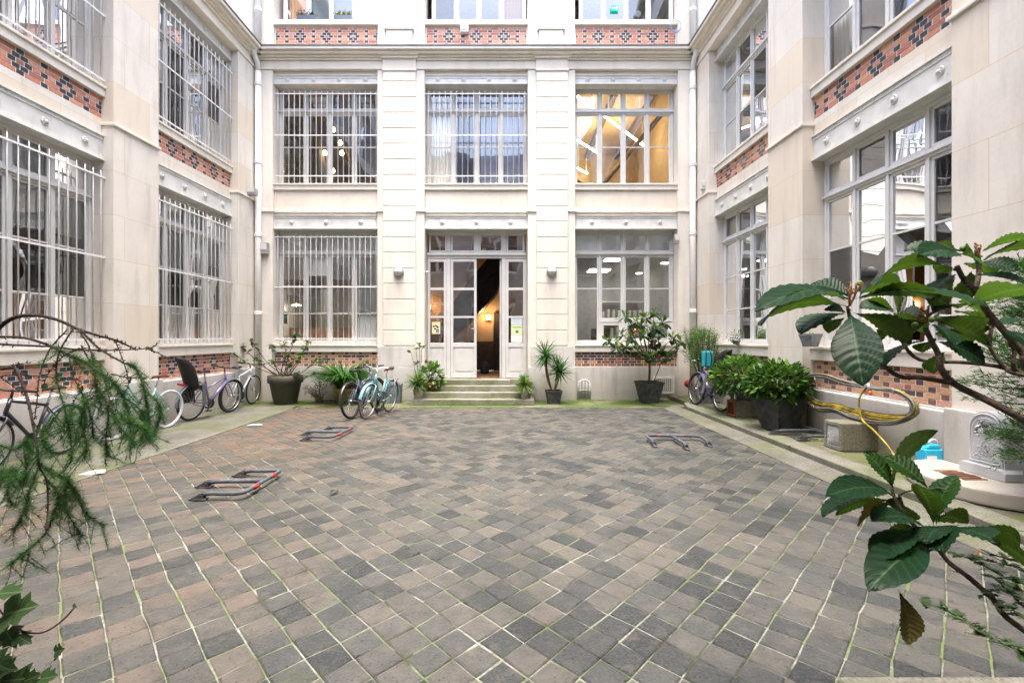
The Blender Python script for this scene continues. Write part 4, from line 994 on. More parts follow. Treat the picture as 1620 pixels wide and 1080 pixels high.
# ------------------------------------------------------------------ bicycles
RUB = mat('bicycle tyre rubber', (.022, .022, .024), .7); ALU = mat('bicycle alloy', (.55, .56, .57), .3, metal=.9); SAD = mat('black saddle', (.02, .02, .02), .5)
BROWN = mat('brown saddle leather', (.10, .035, .02), .45); WHTY = mat('white tyre', (.60, .62, .66), .6); RUBTAN = mat('brown grey tyre', (.13, .10, .09), .7)
def paint(n, c, metal=.1): return mat(n, c, .28, metal=metal, coat=.5)
def bike(pos, rz, lean, label, cframe, cfork=None, tyre=None, saddle=None, style='city', r=.335, wb=1.03, steer=0, rim=None, tw=.019, fend=None, rack=False, seat=None, bar='flat', tail=False, lock=None, frame2=None):
    t_ = thing('bicycle', (0, 0, 0), label, 'bicycle', 'bicycles parked in the courtyard')
    tyre = tyre or RUB; rim = rim or ALU; saddle = saddle or SAD; cfork = cfork or cframe
    bb = Vector((.44, 0, .28)); st = Vector((.30, 0, .74)); hb = Vector((wb - .19, 0, .68)); ht = Vector((wb - .24, 0, .86)); rh = Vector((0, 0, r)); fh = Vector((wb, 0, r))
    def wheel(c, ang=0):
        M_ = Matrix.Translation(c) @ Matrix.Rotation(ang, 4, 'Z')
        ring = lambda rad: [M_ @ Vector((rad * math.cos(2 * PI * k / 40), 0, rad * math.sin(2 * PI * k / 40))) for k in range(40)]
        b = MB(); b.tube([M_ @ Vector((0, -.045, 0)), M_ @ Vector((0, .045, 0))], .02, 10)
        for k in range(28):
            a = 2 * PI * k / 28; s = .02 if k % 2 else -.02
            b.tube([M_ @ Vector((.018 * math.cos(a + .6), s, .018 * math.sin(a + .6))), M_ @ Vector(((r - .045) * math.cos(a), 0, (r - .045) * math.sin(a)))], .0013, 3, cap=False)
        wo = b.build('wheel', ALU, t_)
        b = MB(); b.tube(ring(r - .04), .010, 8, closed=True); b.build('rim', rim, wo)
        b = MB(); b.tube(ring(r - tw), tw, 10, closed=True); b.build('tyre', tyre, wo)
    wheel(rh); wheel(fh, steer)
    b = MB(); R_ = .019
    if style == 'step':
        b.tube([bb, st], R_, 10); b.tube([hb.lerp(ht, .2), Vector((.66, 0, .40)), bb], R_ * 1.15, 10); b.tube([hb.lerp(ht, .75), Vector((.60, 0, .52)), bb.lerp(st, .4)], R_, 10)
    elif style == 'ebike':
        b.tube([bb, st], R_, 10); b.tube([hb, bb + Vector((.02, 0, .02))], R_ * 2.1, 12); b.tube([hb.lerp(ht, .5), st.lerp(bb, .35)], R_ * .9, 10)
    else:
        b.tube([bb, st], R_, 10); b.tube([hb.lerp(ht, .15), bb], R_ * 1.2, 10); b.tube([ht.lerp(hb, .15), st.lerp(bb, .06)], R_, 10)
    b.tube([hb, ht], .023, 10)
    for s in (-1, 1):
        q = Vector((0, .05 * s, 0)); b.tube([bb + q * .4, rh + q], .010, 8); b.tube([st.lerp(bb, .1) + q * .3, rh + q], .009, 8)
    fo = b.build('frame', cframe, t_)
    b = MB(); b.tube([st, st + (st - bb).normalized() * .17], .013, 8); sp = st + (st - bb).normalized() * .17; b.build('seatpost', ALU, t_)
    b = MB(); b.add(*saddle_mesh(sp + Vector((.0, 0, .02)))); b.build('saddle', saddle, t_)
    Ms = Matrix.Translation(hb) @ Matrix.Rotation(steer, 4, 'Z') @ Matrix.Translation(-hb)
    b = MB()
    for s in (-1, 1): b.tube([Ms @ (hb + Vector((0, 0, -.01))), Ms @ (hb + Vector((.02, .05 * s, -.05))), Ms @ (hb.lerp(fh, .5) + Vector((0, .055 * s, 0))), Ms @ (fh + Vector((0, .055 * s, 0)))], [.014, .014, .012, .009], 8)
    b.build('fork', cfork, t_)
    b = MB(); s0 = ht + Vector((-.02, 0, .10)); b.tube([ht, s0], .014, 8)
    if bar == 'flat': hp = [s0 + Vector((.06, 0, .0)), s0 + Vector((.04, .30, .02))]; L_ = [s0 + Vector((.04, -.30, .02)), s0 + Vector((.06, -.05, .0)), s0 + Vector((.06, .05, .0)), s0 + Vector((.04, .30, .02))]
    else: L_ = [s0 + Vector((-.14, -.27, .05)), s0 + Vector((.02, -.24, .06)), s0 + Vector((.08, -.08, .02)), s0 + Vector((.08, .08, .02)), s0 + Vector((.02, .24, .06)), s0 + Vector((-.14, .27, .05))]
    L_ = [Ms @ p for p in L_]; b.tube([s0, (L_[1] + L_[-2]) / 2], .012, 8); b.tube(smooth_path(L_, 3), .011, 8); ho = b.build('handlebar', ALU if bar != 'flat' else SAD, t_)
    for e, f_ in ((L_[0], L_[1]), (L_[-1], L_[-2])):
        g = MB(); dd = (f_ - e).normalized(); g.tube([e - dd * .01, e + dd * .11], .017, 8); g.build('grip', saddle, ho)
        g = MB(); g.tube([e + dd * .13, e + dd * .10 + Vector((.05, 0, -.02)), e + dd * .02 + Vector((.055, 0, -.03))], .006, 6); g.build('brake_lever', ALU, ho)
    b = MB()
    for s in (-1, 1): b.tube([bb + Vector((0, .06 * s, 0)), bb + Vector((.12 * s, .075 * s, -.12))], .010, 6)
    b.tube([bb + Vector((0, -.06, 0)), bb + Vector((0, .06, 0))], .02, 8); b.lathe([(.09, 0), (.09, .004), (.03, .006)], 24, Matrix.Translation(bb + Vector((0, -.05, 0))) @ Matrix.Rotation(R(90), 4, 'X')); co = b.build('crank', SAD, t_)
    for s in (-1, 1): g = MB(); p = bb + Vector((.12 * s, .11 * s, -.12)); g.box(p.x - .045, p.x + .045, p.y - .035, p.y + .035, p.z - .012, p.z + .012); g.build('pedal', SAD, co, bevel=.004)
    b = MB(); b.tube([bb + Vector((0, -.05, .085)), rh + Vector((0, -.05, .035)), rh + Vector((-.035, -.05, 0)), rh + Vector((0, -.05, -.035)), bb + Vector((0, -.05, -.085)), bb + Vector((.085, -.05, 0))], .006, 5, closed=True); b.build('chain', SAD, t_)
    if fend:
        for c, a0, a1 in ((rh, 20, 190), (fh, 15, 150)):
            b = MB(); Mx = Ms if c is fh else Matrix.Identity(4)
            pr = []; n = 16
            for k in range(n + 1):
                a = R(a0 + (a1 - a0) * k / n)
                for yy, dr in ((-.032, -.012), (-.02, .004), (.02, .004), (.032, -.012)): pr.append(Mx @ (c + Vector(((r + .018 + dr) * math.cos(a), yy, (r + .018 + dr) * math.sin(a)))))
            b.add(pr, [(4 * k + q, 4 * k + q + 1, 4 * k + q + 5, 4 * k + q + 4) for k in range(n) for q in range(3)], 0, True)
            for s in (-1, 1): b.tube([Mx @ (c + Vector((0, .06 * s, 0))), Mx @ (c + Vector((-(r + .02) * .8, .035 * s, (r + .02) * .55)))], .003, 4)
            b.build('mudguard', fend, t_)
    if rack:
        b = MB()
        for s in (-.055, .055): b.tube([(-.22, s, r + .36), (.24, s, r + .37)], .007, 6); b.tube([(0, s * 1.2, r), (-.05, s, r + .36)], .006, 6)
        for k in range(5): b.tube([(-.2 + k * .1, -.055, r + .362), (-.2 + k * .1, .055, r + .362)], .005, 5)
        b.build('carrier', SAD if not tail else ALU, t_)
        b = MB(); b.box(-.25, -.23, -.03, .03, r + .33, r + .36); b.build('tail_light', REDB, t_)
    if seat:
        # child seat shell: reclined tall back, side wings, footrests
        b = MB(); z0 = r + .27; x0 = seat[2] if len(seat) > 2 else -.08
        sec = [(x0 + .22, z0, .11, .0), (x0 + .05, z0 - .02, .14, .0), (x0 - .04, z0 + .06, .16, .03), (x0 - .13, z0 + .22, .16, .07), (x0 - .24, z0 + .42, .14, .10), (x0 - .34, z0 + .56, .10, .08), (x0 - .38, z0 + .62, .045, .03)]
        vs = []; nn = 9
        for off in (0, .022):
            for (x, z, hw, wing) in sec:
                for k in range(nn):
                    q = -1 + 2 * k / (nn - 1); cu = (abs(q) ** 2.4)
                    vs.append((x + cu * (wing + .06) - off * (1 if z > z0 + .03 else 0), hw * q * (1 + off), z + cu * (.10 if z < z0 + .05 else .0) - off * (1 if z <= z0 + .03 else 0)))
        fs = []; m_ = len(sec)
        for o_ in (0, m_ * nn):
            for i in range(m_ - 1):
                for k in range(nn - 1): fs.append((o_ + i * nn + k, o_ + i * nn + k + 1, o_ + (i + 1) * nn + k + 1, o_ + (i + 1) * nn + k))
        o2 = m_ * nn
        for i in range(m_ - 1): fs.append((i * nn, (i + 1) * nn, o2 + (i + 1) * nn, o2 + i * nn)); fs.append((i * nn + nn - 1, (i + 1) * nn + nn - 1, o2 + (i + 1) * nn + nn - 1, o2 + i * nn + nn - 1))
        for k in range(nn - 1): fs.append((k, k + 1, o2 + k + 1, o2 + k)); q = (m_ - 1) * nn; fs.append((q + k, q + k + 1, o2 + q + k + 1, o2 + q + k))
        b.add(vs, fs, 0, True); so_ = b.build('child_seat', seat[0], t_)
        if seat[1]:
            g = MB(); g.add([(x0 + .2, -.08, z0 + .018), (x0 + .2, .08, z0 + .018), (x0 + .03, .09, z0 + .02), (x0 + .03, -.09, z0 + .02), (x0 - .05, .11, z0 + .26), (x0 - .05, -.11, z0 + .26), (x0 - .12, .10, z0 + .52), (x0 - .12, -.10, z0 + .52)], [(0, 1, 2, 3), (3, 2, 4, 5), (5, 4, 6, 7)])
            g.build('seat_pad', seat[1], so_)
        g = MB(); g.box(x0 - .215, x0 - .20 + .0, -.08, .08, z0 + .08, z0 + .115); g.build('reflector', REDB, so_)
        for s in (-1, 1):
            g = MB(); g.prism([(x0 + .14, z0 + .1), (x0 + .24, z0 + .08), (x0 + .30, z0 - .26), (x0 + .36, z0 - .33), (x0 + .22, z0 - .33), (x0 + .19, z0 - .2)], .12 * s, .14 * s, Matrix(((1, 0, 0, 0), (0, 0, 1, 0), (0, 1, 0, 0), (0, 0, 0, 1)))); g.build('footrest', mat('grey plastic', (.12, .14, .15), .5), so_, bevel=.006)
        g = MB()
        for s in (-.04, .04): g.tube([(.30, s, .62), (.10, s, z0 - .05), (-.05, s, z0 - .02)], .008, 6)
        g.build('seat_support', SAD, so_)
        g = MB(); g.box(-.16, .03, -.12, .12, r + .08, r + .3) if False else g.box(-.14, .10, .06, .13, r - .02, r + .28); g.build('pannier', SAD, t_, bevel=.02)
    t_.location = pos; t_.rotation_euler = (R(lean), 0, R(rz))
    return t_
def saddle_mesh(c):
    sec = [(-.14, .075, .00), (-.10, .080, .012), (-.03, .055, .008), (.05, .028, .002), (.12, .02, .0), (.145, .008, -.01)]
    vs = []; fs = []; nn = 8
    for (x, hw, z) in sec:
        for k in range(nn): a = 2 * PI * k / nn; vs.append((c.x + x, c.y + hw * math.cos(a), c.z + z + .024 * math.sin(a)))
    for i in range(len(sec) - 1):
        for k in range(nn): l = (k + 1) % nn; fs.append((i * nn + k, i * nn + l, (i + 1) * nn + l, (i + 1) * nn + k))
    fs.append(tuple(range(nn))[::-1]); fs.append(tuple((len(sec) - 1) * nn + k for k in range(nn)))
    return vs, fs, 0, True
LILAC = paint('lilac frame paint', (.22, .18, .33), .3); WHITEP = paint('white frame paint', (.62, .66, .68)); BLK = paint('black frame paint', (.02, .02, .022)); TURQ = paint('turquoise frame paint', (.15, .33, .36)); GREYB = paint('grey blue frame paint', (.13, .17, .24), .3); MINT = paint('mint frame paint', (.22, .40, .34)); DKG = paint('slate mudguard', (.10, .12, .16))
def place(fr_, to_):  # rear hub ground point, front hub ground point -> heading
    a = math.atan2(to_[1] - fr_[1], to_[0] - fr_[0]); return math.degrees(a)
def B2(rear, frontp, **kw):
    z = kw.pop('z', .007); return bike((rear[0], rear[1], z), place(rear, frontp), kw.pop('lean', 0), kw.pop('label'), kw.pop('cframe'), wb=math.hypot(frontp[0] - rear[0], frontp[1] - rear[1]), **kw)
# along the left wall, far to near
B2((-6.02, 10.5), (-6.04, 11.52), lean=5, label='white and black hybrid bicycle by the left downpipe, farthest along the left wall', cframe=WHITEP, cfork=WHITEP, style='dia', r=.345, frame2=WHITEP)
B2((-6.02, 9.22), (-5.86, 10.25), lean=6, label='lilac bicycle with a black child seat over its rear wheel against the left wall', cframe=LILAC, style='ebike', r=.35, tw=.024, seat=(SAD, None), fend=DKG, rack=True)
B2((-5.96, 8.50), (-6.08, 7.45), lean=-5, label='mint bicycle with white tyres and a brown saddle behind the larch twigs', cframe=MINT, tyre=WHTY, rim=WHTY, saddle=BROWN, style='step', r=.335, fend=None)
B2((-6.06, 6.60), (-6.02, 5.56), lean=-6, label='black bicycle nearest the camera along the left wall', cframe=BLK, style='dia', r=.34, fend=DKG)
# at the stand before the end wall
B2((-3.0, 9.42), (-2.74, 10.43), lean=-4, label='grey blue electric bicycle at the stand before the end wall', cframe=GREYB, style='ebike', r=.35, tw=.026, fend=BLK, tail=True)
B2((-2.50, 10.33), (-2.70, 9.38), lean=-6, label='turquoise step-through bicycle with a brown saddle at the stand before the end wall', cframe=TURQ, tyre=RUBTAN, saddle=BROWN, style='step', r=.345, tw=.017, bar='swept', fend=TURQ, rack=True, tail=True)
b = MB(); pts = [(-2.86, 9.62, 0), (-2.86, 9.62, .62), (-2.84, 9.72, .72), (-2.74, 10.1, .72), (-2.72, 10.2, .62), (-2.72, 10.2, 0)]
b.tube(smooth_path(pts, 4), .024, 10); tag(b.build('bicycle_stand', STEEL, origin=(-2.8, 9.9, 0)), 'grey hoop bicycle stand between the grey blue and the turquoise bicycles', 'bicycle stand')
# right corner
B2((4.24, 9.55), (4.13, 10.55), z=SZ - .005, lean=7, label='lilac bicycle with a turquoise padded child seat in the right corner behind the bush', cframe=LILAC, style='ebike', r=.35, tw=.024, seat=(SAD, None, .25), fend=DKG, rack=True)
c = PX(1119, 567, 9.72); t_ = thing('backpack', c, 'turquoise backpack with dark straps hanging on the child seat in the right corner', 'backpack')
b = MB(); b.box(c.x - .105, c.x + .105, c.y - .05, c.y + .05, c.z - .17, c.z + .15); b.build('body', mat('turquoise cloth', (.02, .28, .34), .7, var=.15), t_, bevel=.04, seg=3)
b = MB()
for s in (-.05, .05): b.tube(smooth_path([(c.x + s, c.y - .048, c.z - .15), (c.x + s * 1.1, c.y - .075, c.z), (c.x + s * .9, c.y - .055, c.z + .13), (c.x + s * .6, c.y, c.z + .17)], 4), .010, 6)
b.build('straps', SAD, t_)
# ------------------------------------------------------------------ plants
random.seed(29)
def leaf_mat(name, top, under, vein, rough=.35, nv=11, blotch=.0, coat=.0, veins=True):
    m, t, b = newmat(name, rough, .10)
    uv = N(t, 'ShaderNodeUVMap'); s = N(t, 'ShaderNodeSeparateXYZ'); t.links.new(uv.outputs[0], s.inputs[0])
    g = N(t, 'ShaderNodeNewGeometry')
    vv = math_(t, 'ABSOLUTE', math_(t, 'SUBTRACT', s.outputs[1], .5))
    n = N(t, 'ShaderNodeTexNoise', Scale=14.0, Detail=4.0); t.links.new(g.outputs['Position'], n.inputs['Vector'])
    ri = g.outputs['Random Per Island']
    top2 = tuple(min(1, c * 1.5) for c in top); c = mixc(t, math_(t, 'MULTIPLY', ri, .8), top, top2)
    c = mixc(t, math_(t, 'MULTIPLY', ramp_out(t, n.outputs['Fac'], .4, .7), .35), c, tuple(x * .55 for x in top))
    c = mixc(t, g.outputs['Backfacing'], c, under)
    if veins:
        ph = math_(t, 'SUBTRACT', s.outputs[0], math_(t, 'MULTIPLY', vv, .34))
        fr = math_(t, 'FRACT', math_(t, 'MULTIPLY', ph, float(nv)))
        lat = ramp_out(t, math_(t, 'ABSOLUTE', math_(t, 'SUBTRACT', fr, .5)), .14, .0)
        c = mixc(t, math_(t, 'MULTIPLY', lat, .16), c, vein)
        mid = ramp_out(t, vv, .03, .01); c = mixc(t, math_(t, 'MULTIPLY', mid, .6), c, vein)
    if blotch: c = mixc(t, math_(t, 'MULTIPLY', ramp_out(t, n.outputs['Fac'], .56, .64), blotch), c, (.16, .08, .03))
    t.links.new(c, b.inputs['Base Color'])
    b.inputs['Coat Weight'].default_value = coat; b.inputs['Coat Roughness'].default_value = .25
    # thin leaves let some light through
    tr = N(t, 'ShaderNodeBsdfTranslucent'); t.links.new(mixc(t, 1.0, c, (1.0, 1.25, .5), 'MULTIPLY'), tr.inputs[0])
    mx = N(t, 'ShaderNodeMixShader'); mx.inputs[0].default_value = .28
    t.links.new(b.outputs[0], mx.inputs[1]); t.links.new(tr.outputs[0], mx.inputs[2]); t.links.new(mx.outputs[0], t.nodes['Material Output'].inputs[0])
    return m
L_LOQ = leaf_mat('loquat leaf', (.009, .030, .014), (.06, .10, .018), (.07, .12, .045), .33, 11)
L_LOQY = leaf_mat('young loquat leaf', (.035, .10, .022), (.09, .15, .035), (.16, .24, .07), .36, 12, coat=.1)
L_LOQD = leaf_mat('withered loquat leaf', (.085, .075, .02), (.10, .085, .025), (.16, .13, .05), .5, 12, blotch=.8)
L_DARK = leaf_mat('dark shrub leaf', (.018, .055, .02), (.05, .10, .03), (.08, .14, .05), .35, veins=False)
L_MID = leaf_mat('green shrub leaf', (.05, .12, .022), (.07, .14, .04), (.10, .18, .06), .35, veins=False, coat=.15)
L_BRIGHT = leaf_mat('bright shrub leaf', (.11, .20, .03), (.10, .19, .05), (.15, .24, .08), .4, veins=False)  # yellower, brighter leaf colour of its own
L_STRAP = leaf_mat('strap leaf', (.03, .105, .02), (.05, .13, .03), (.10, .2, .06), .35, veins=False)
L_YUC = leaf_mat('spiky leaf', (.085, .15, .04), (.11, .18, .06), (.15, .24, .08), .4, veins=False)
L_GREY = leaf_mat('grey green leaf', (.075, .11, .085), (.14, .13, .09), (.15, .18, .12), .5, veins=False, blotch=.5)
L_NEED = leaf_mat('larch needle', (.045, .13, .038), (.03, .09, .035), (.04, .1, .04), .5, veins=False)
L_NEEDY = leaf_mat('fresh larch needle', (.16, .26, .04), (.16, .26, .05), (.2, .3, .1), .5, veins=False)
L_THUJA = leaf_mat('conifer leaf', (.045, .12, .025), (.06, .13, .04), (.1, .2, .06), .5, veins=False)
L_HOLLY = leaf_mat('holly leaf', (.010, .032, .022), (.04, .07, .03), (.06, .10, .05), .3, 6, coat=.2)
L_IVY = leaf_mat('ivy leaf', (.010, .032, .013), (.03, .06, .02), (.12, .17, .08), .35, 6)
BARK = mat('dark twig bark', (.032, .022, .018), .85, var=.4, vscale=60, bump=.8, bscale=120)
BARKL = mat('loquat bark', (.075, .055, .042), .85, var=.45, vscale=50, bump=.9, bscale=100)
STEMG = mat('green stem', (.09, .11, .04), .7); STEMB = mat('brown stem', (.14, .075, .04), .75, var=.3)
EARTH = mat('potting soil', (.035, .025, .018), .95, var=.4, bump=.6)
CONC = mat('dark concrete pot', (.055, .058, .056), .75, var=.4, vscale=10, bump=.5, bscale=60); ROUNDP = mat('taupe plastic pot', (.085, .078, .068), .55, var=.08)
TERRA = mat('terracotta', (.34, .115, .05), .8, var=.2, vscale=15); STONEP = mat('mossy stone pot', (.27, .24, .19), .85, var=.4, vscale=12, bump=.6); ZINCP = mat('zinc pot', (.20, .22, .24), .5, metal=.5, var=.25, vscale=15)
YELP = mat('yellow pot', (.42, .33, .10), .7, var=.25)

def leaf(b, base, tip, W, n, segs=6, fold=.15, sag=.10, mi=0, shape='ovate', rib=0.0, nacross=2, petiole=0.0, nv=13):
    """a single curved leaf from base to tip; n = the side its top faces"""
    base = Vector(base); tip = Vector(tip); d = tip - base; L = d.length
    if L < 1e-6: return
    d = d / L; n = Vector(n); n = n - d * n.dot(d)
    if n.length < 1e-5: n = d.orthogonal()
    n.normalize(); s = d.cross(n)
    vs = []; uvs = []; cols_ = nacross * 2
    for i in range(segs + 1):
        t_ = i / segs
        if t_ < petiole: wv = .03
        else:
            q = (t_ - petiole) / (1 - petiole)
            if shape == 'ovate': wv = math.sin(PI * q ** .75) ** .8
            elif shape == 'obovate': wv = math.sin(PI * min(1, q) ** 1.45) ** .78 * (1 if q < .98 else .8)
            elif shape == 'strap': wv = min(1, q * 6 + .5) * (1 - q ** 3)
            elif shape == 'spear': wv = min(1, q * 3 + .35) * (1 - q) ** .6
            else: wv = math.sin(PI * q)
            wv = max(wv, .03)
        c = base + d * (L * t_) - Vector((0, 0, 1)) * 0 + n * (-sag * L * (2 * t_ - 1) ** 2 + sag * L)
        for k in range(cols_ + 1):
            v = k / cols_ * 2 - 1; av = abs(v)
            rr = rib * math.sin(2 * PI * nv * (t_ - .17 * av)) * min(1, av * 3) * (1 - av * .5) if rib and t_ > petiole else 0
            vs.append(c + s * (v * wv * W / 2) + n * (fold * av * wv * W / 2 - .12 * W * av * av * 0 + rr)); uvs.append((t_, (v + 1) / 2))
    fs = [(i * (cols_ + 1) + k, i * (cols_ + 1) + k + 1, (i + 1) * (cols_ + 1) + k + 1, (i + 1) * (cols_ + 1) + k) for i in range(segs) for k in range(cols_)]
    b.add(vs, fs, mi, True, uvs)
def rdir(zmin=-1, zmax=1):
    z = rnd(zmin, zmax); a = rnd(0, 2 * PI); r = math.sqrt(max(0, 1 - z * z)); return Vector((r * math.cos(a), r * math.sin(a), z))

def pot_square(b, c, w0, w1, h, rz=0, rim=.02, mi=0):
    M_ = Matrix.Translation(c) @ Matrix.Rotation(R(rz), 4, 'Z')
    def ring(w, z): return [M_ @ Vector((sx * w / 2, sy * w / 2, z)) for sx, sy in ((-1, -1), (1, -1), (1, 1), (-1, 1))]
    L_ = [ring(w0, 0), ring(w1 - .004, h - .04), ring(w1 + .01, h - .035), ring(w1 + .01, h), ring(w1 - .06, h), ring(w1 - .09, h - .12)]
    vs = [v for r_ in L_ for v in r_]; fs = [(0, 3, 2, 1)]
    for i in range(len(L_) - 1):
        for k in range(4): l = (k + 1) % 4; fs.append((4 * i + k, 4 * i + l, 4 * i + 4 + l, 4 * i + 4 + k))
    b.add(vs, fs, mi)
def soil(parent, c, w, z, square=True, rz=0):
    b = MB(); M_ = Matrix.Translation((c[0], c[1], z)) @ Matrix.Rotation(R(rz), 4, 'Z')
    if square: b.box(-w / 2, w / 2, -w / 2, w / 2, -.02, 0, 0, M_)
    else: b.lathe([(w / 2, -.02), (w / 2, 0), (w / 4, .015)], 18, M_)
    return b.build('soil', EARTH, parent)
def potted(name, c, label, cat='potted plant', group=None): return thing(name, c, label, cat, group)

# --- big round pot with a straggly shrub, left of the end wall
c = Vector((-5.29, 11.62, .006)); t_ = potted('potted_shrub', c, 'straggly grey green shrub in a large round taupe pot near the left downpipe')
b = MB(); b.lathe([(.25, 0), (.26, .01), (.355, .50), (.385, .505), (.40, .51), (.40, .67), (.385, .68), (.36, .67), (.35, .60)], 40, Matrix.Translation(c)); b.build('pot', ROUNDP, t_)
soil(t_, c, .70, c.z + .62, False)
b = MB(); lf = MB()
ends_ = [(368, 560, 11.3), (398, 540, 11.4), (405, 565, 11.5), (430, 545, 11.5), (470, 528, 11.5), (505, 566, 11.7), (484, 552, 11.6), (455, 560, 11.4), (500, 590, 11.5), (380, 545, 11.6), (470, 590, 11.3), (448, 540, 11.8), (430, 572, 11.3), (488, 538, 11.4), (462, 575, 11.8), (475, 560, 11.4)]
for (x, y, Y) in ends_:
    e = PX(x, y, Y); s_ = c + Vector((rnd(-.12, .12), rnd(-.1, .1), .62)); m_ = s_.lerp(e, .5) + Vector((rnd(-.08, .08), rnd(-.06, .06), -.08 if abs(e.x - c.x) > .6 else .02))
    pth = smooth_path([s_, m_, e], 5); b.tube(pth, [.014 - .010 * i / len(pth) for i in range(len(pth))], 6)
    for q in range(22):
        p = pth[-1].lerp(pth[len(pth) * 2 // 3], rnd(0, 1) ** 1.5 if q > 5 else rnd(0, .3)); dd = rdir(-.8, .6); L = rnd(.08, .16)
        leaf(lf, p, p + dd * L, L * .5, Vector((0, 0, 1)) + rdir() * .4, 4, .1, .08, random.choice((0, 0, 0, 1, 2)))
b.build('stems', STEMB, t_); lf.build('foliage', [L_GREY, L_MID, L_BRIGHT], t_)
lf = MB()
for _ in range(120):
    a = rnd(0, 2 * PI); r_ = rnd(.05, .33); p = c + Vector((r_ * math.cos(a), r_ * math.sin(a), .62)); dd = rdir(.3, 1); leaf(lf, p, p + dd * rnd(.05, .13), .03, rdir(), 3, .1, .1, 0)
lf.build('undergrowth', [L_BRIGHT], t_)

def strapclump(name, c, label, n, L, W, mats, spread=(.2, 1.0), sag=.3, base_r=.12, pot=None, drop=.25):
    t_ = potted(name, c, label, 'potted plant' if pot else 'plant'); lf = MB()
    z0 = pot(t_) if pot else 0
    for _ in range(n):
        a = rnd(0, 2 * PI); el = rnd(*spread); p = c + Vector((math.cos(a) * rnd(0, base_r), math.sin(a) * rnd(0, base_r), z0))
        l_ = L * rnd(.6, 1.1); dirn = Vector((math.cos(a) * math.cos(el), math.sin(a) * math.cos(el), math.sin(el)))
        pts = []; v = Vector((dirn.x * .5, dirn.y * .5, 1.0)).normalized()
        segs = 7; q = p.copy(); ax = dirn
        for i in range(segs + 1):
            pts.append(q.copy()); v = (v + Vector((dirn.x, dirn.y, -sag * 1.6)) * (.16 + .035 * i)).normalized(); q = q + v * l_ / segs
        side = Vector((-math.sin(a), math.cos(a), 0)); vs = []; uvs = []
        for i, pp in enumerate(pts):
            t1 = i / segs; wv = W * min(1, .6 + t1) * max(.04, (1 - t1 ** 3)) * rnd(.95, 1.05)
            if pp.z < .02: pp.z = .02
            vs += [pp - side * wv / 2, pp + Vector((0, 0, -.15 * wv)), pp + side * wv / 2]; uvs += [(t1, 0), (t1, .5), (t1, 1)]
        fs = [(3 * i + k, 3 * i + k + 1, 3 * i + k + 4, 3 * i + k + 3) for i in range(segs) for k in range(2)]
        lf.add(vs, fs, random.randrange(len(mats)), True, uvs)
    lf.build('foliage', mats, t_); return t_
def squarepot(w0, w1, h, m, rz=0, at=None):
    def f(t_):
        c_ = Vector(at) if at else Vector(t_.location); b = MB(); pot_square(b, c_, w0, w1, h, rz); b.build('pot', m, t_); soil(t_, c_, w1 - .085, c_.z + h - .06, True, rz); return h - .05
    return f
def roundpot(r0, r1, h, m):
    def f(t_):
        c_ = Vector(t_.location); b = MB(); b.lathe([(r0, 0), (r1 * .97, h - .05), (r1 * 1.08, h - .045), (r1 * 1.08, h), (r1 * .95, h), (r1 * .9, h - .05)], 22, Matrix.Translation(c_)); b.build('pot', m, t_); soil(t_, c_, r1 * 1.8, c_.z + h - .04, False); return h - .03
    return f
strapclump('potted_lily', Vector((-3.92, 11.72, .006)), 'dense clump of long arching strap leaves in a yellowish pot against the end wall', 420, 1.12, .040, [L_STRAP, L_STRAP, L_MID], (.1, 1.2), .42, .15, roundpot(.16, .24, .36, YELP))
# dry twiggy plant beside it
c = Vector((-4.52, 11.75, .006)); t_ = thing('dry_plant', c, 'low dry twiggy plant between the round taupe pot and the strap leaf clump', 'plant'); b = MB(); lf = MB()
for _ in range(34):
    e = c + Vector((rnd(-.32, .3), rnd(-.2, .1), rnd(.15, .62))); m_ = c.lerp(e, .5) + Vector((rnd(-.05, .05), 0, .05)); pth = smooth_path([c + Vector((rnd(-.1, .1), 0, 0)), m_, e], 3); b.tube(pth, .004, 4)
    for q in range(7): p = pth[rnd(0, 1) > .5 and -1 or -3] + rdir() * .05; leaf(lf, p, p + rdir() * rnd(.03, .06), .025, rdir(), 2, .1, .1, random.choice((0, 1)))
b.build('stems', STEMB, t_); lf.build('foliage', [L_GREY, leaf_mat('dry plum leaf', (.10, .06, .07), (.2, .15, .12), (.2, .1, .1), .6, veins=False)], t_)
# empty square zinc planter by the pilaster
c = Vector((-2.72, 11.75, .006)); t_ = thing('square_planter', c, 'dark grey square planter with a little moss behind the turquoise bicycle', 'planter'); b = MB(); pot_square(b, c, .34, .38, .46, 4); b.build('pot', mat('slate planter', (.12, .14, .155), .6, var=.2), t_); soil(t_, c, .29, c.z + .40, True, 4)
def rosette(lf, p, n, L, W, mi=0, zr=(-.5, 1), droop=.12):
    for _ in range(n):
        d_ = rdir(*zr); l_ = L * rnd(.75, 1.1); leaf(lf, p + d_ * .01, p + d_ * l_ - Vector((0, 0, droop * l_ * (1 - d_.z))), W, Vector((0, 0, 1)) + rdir() * .2, 5, .35, .03, mi, 'spear')
def yucca(name, c, label, heads, m=None, potf=None, trunk=True, n=70, L=.30, W=.028):
    t_ = potted(name, c, label); h = potf(t_); lf = MB(); b = MB()
    for (dx, dy, dz, k) in heads:
        p = c + Vector((dx, dy, dz)); pth = smooth_path([c + Vector((dx * .15, 0, h)), c + Vector((dx * .7 + rnd(-.02, .02), dy * .6, h + (dz - h) * .5)), p], 4)
        b.tube(pth, .018, 8); rosette(lf, p, int(n * k), L * k, W)
    b.build('trunk', STEMB, t_); lf.build('foliage', m or [L_YUC], t_)
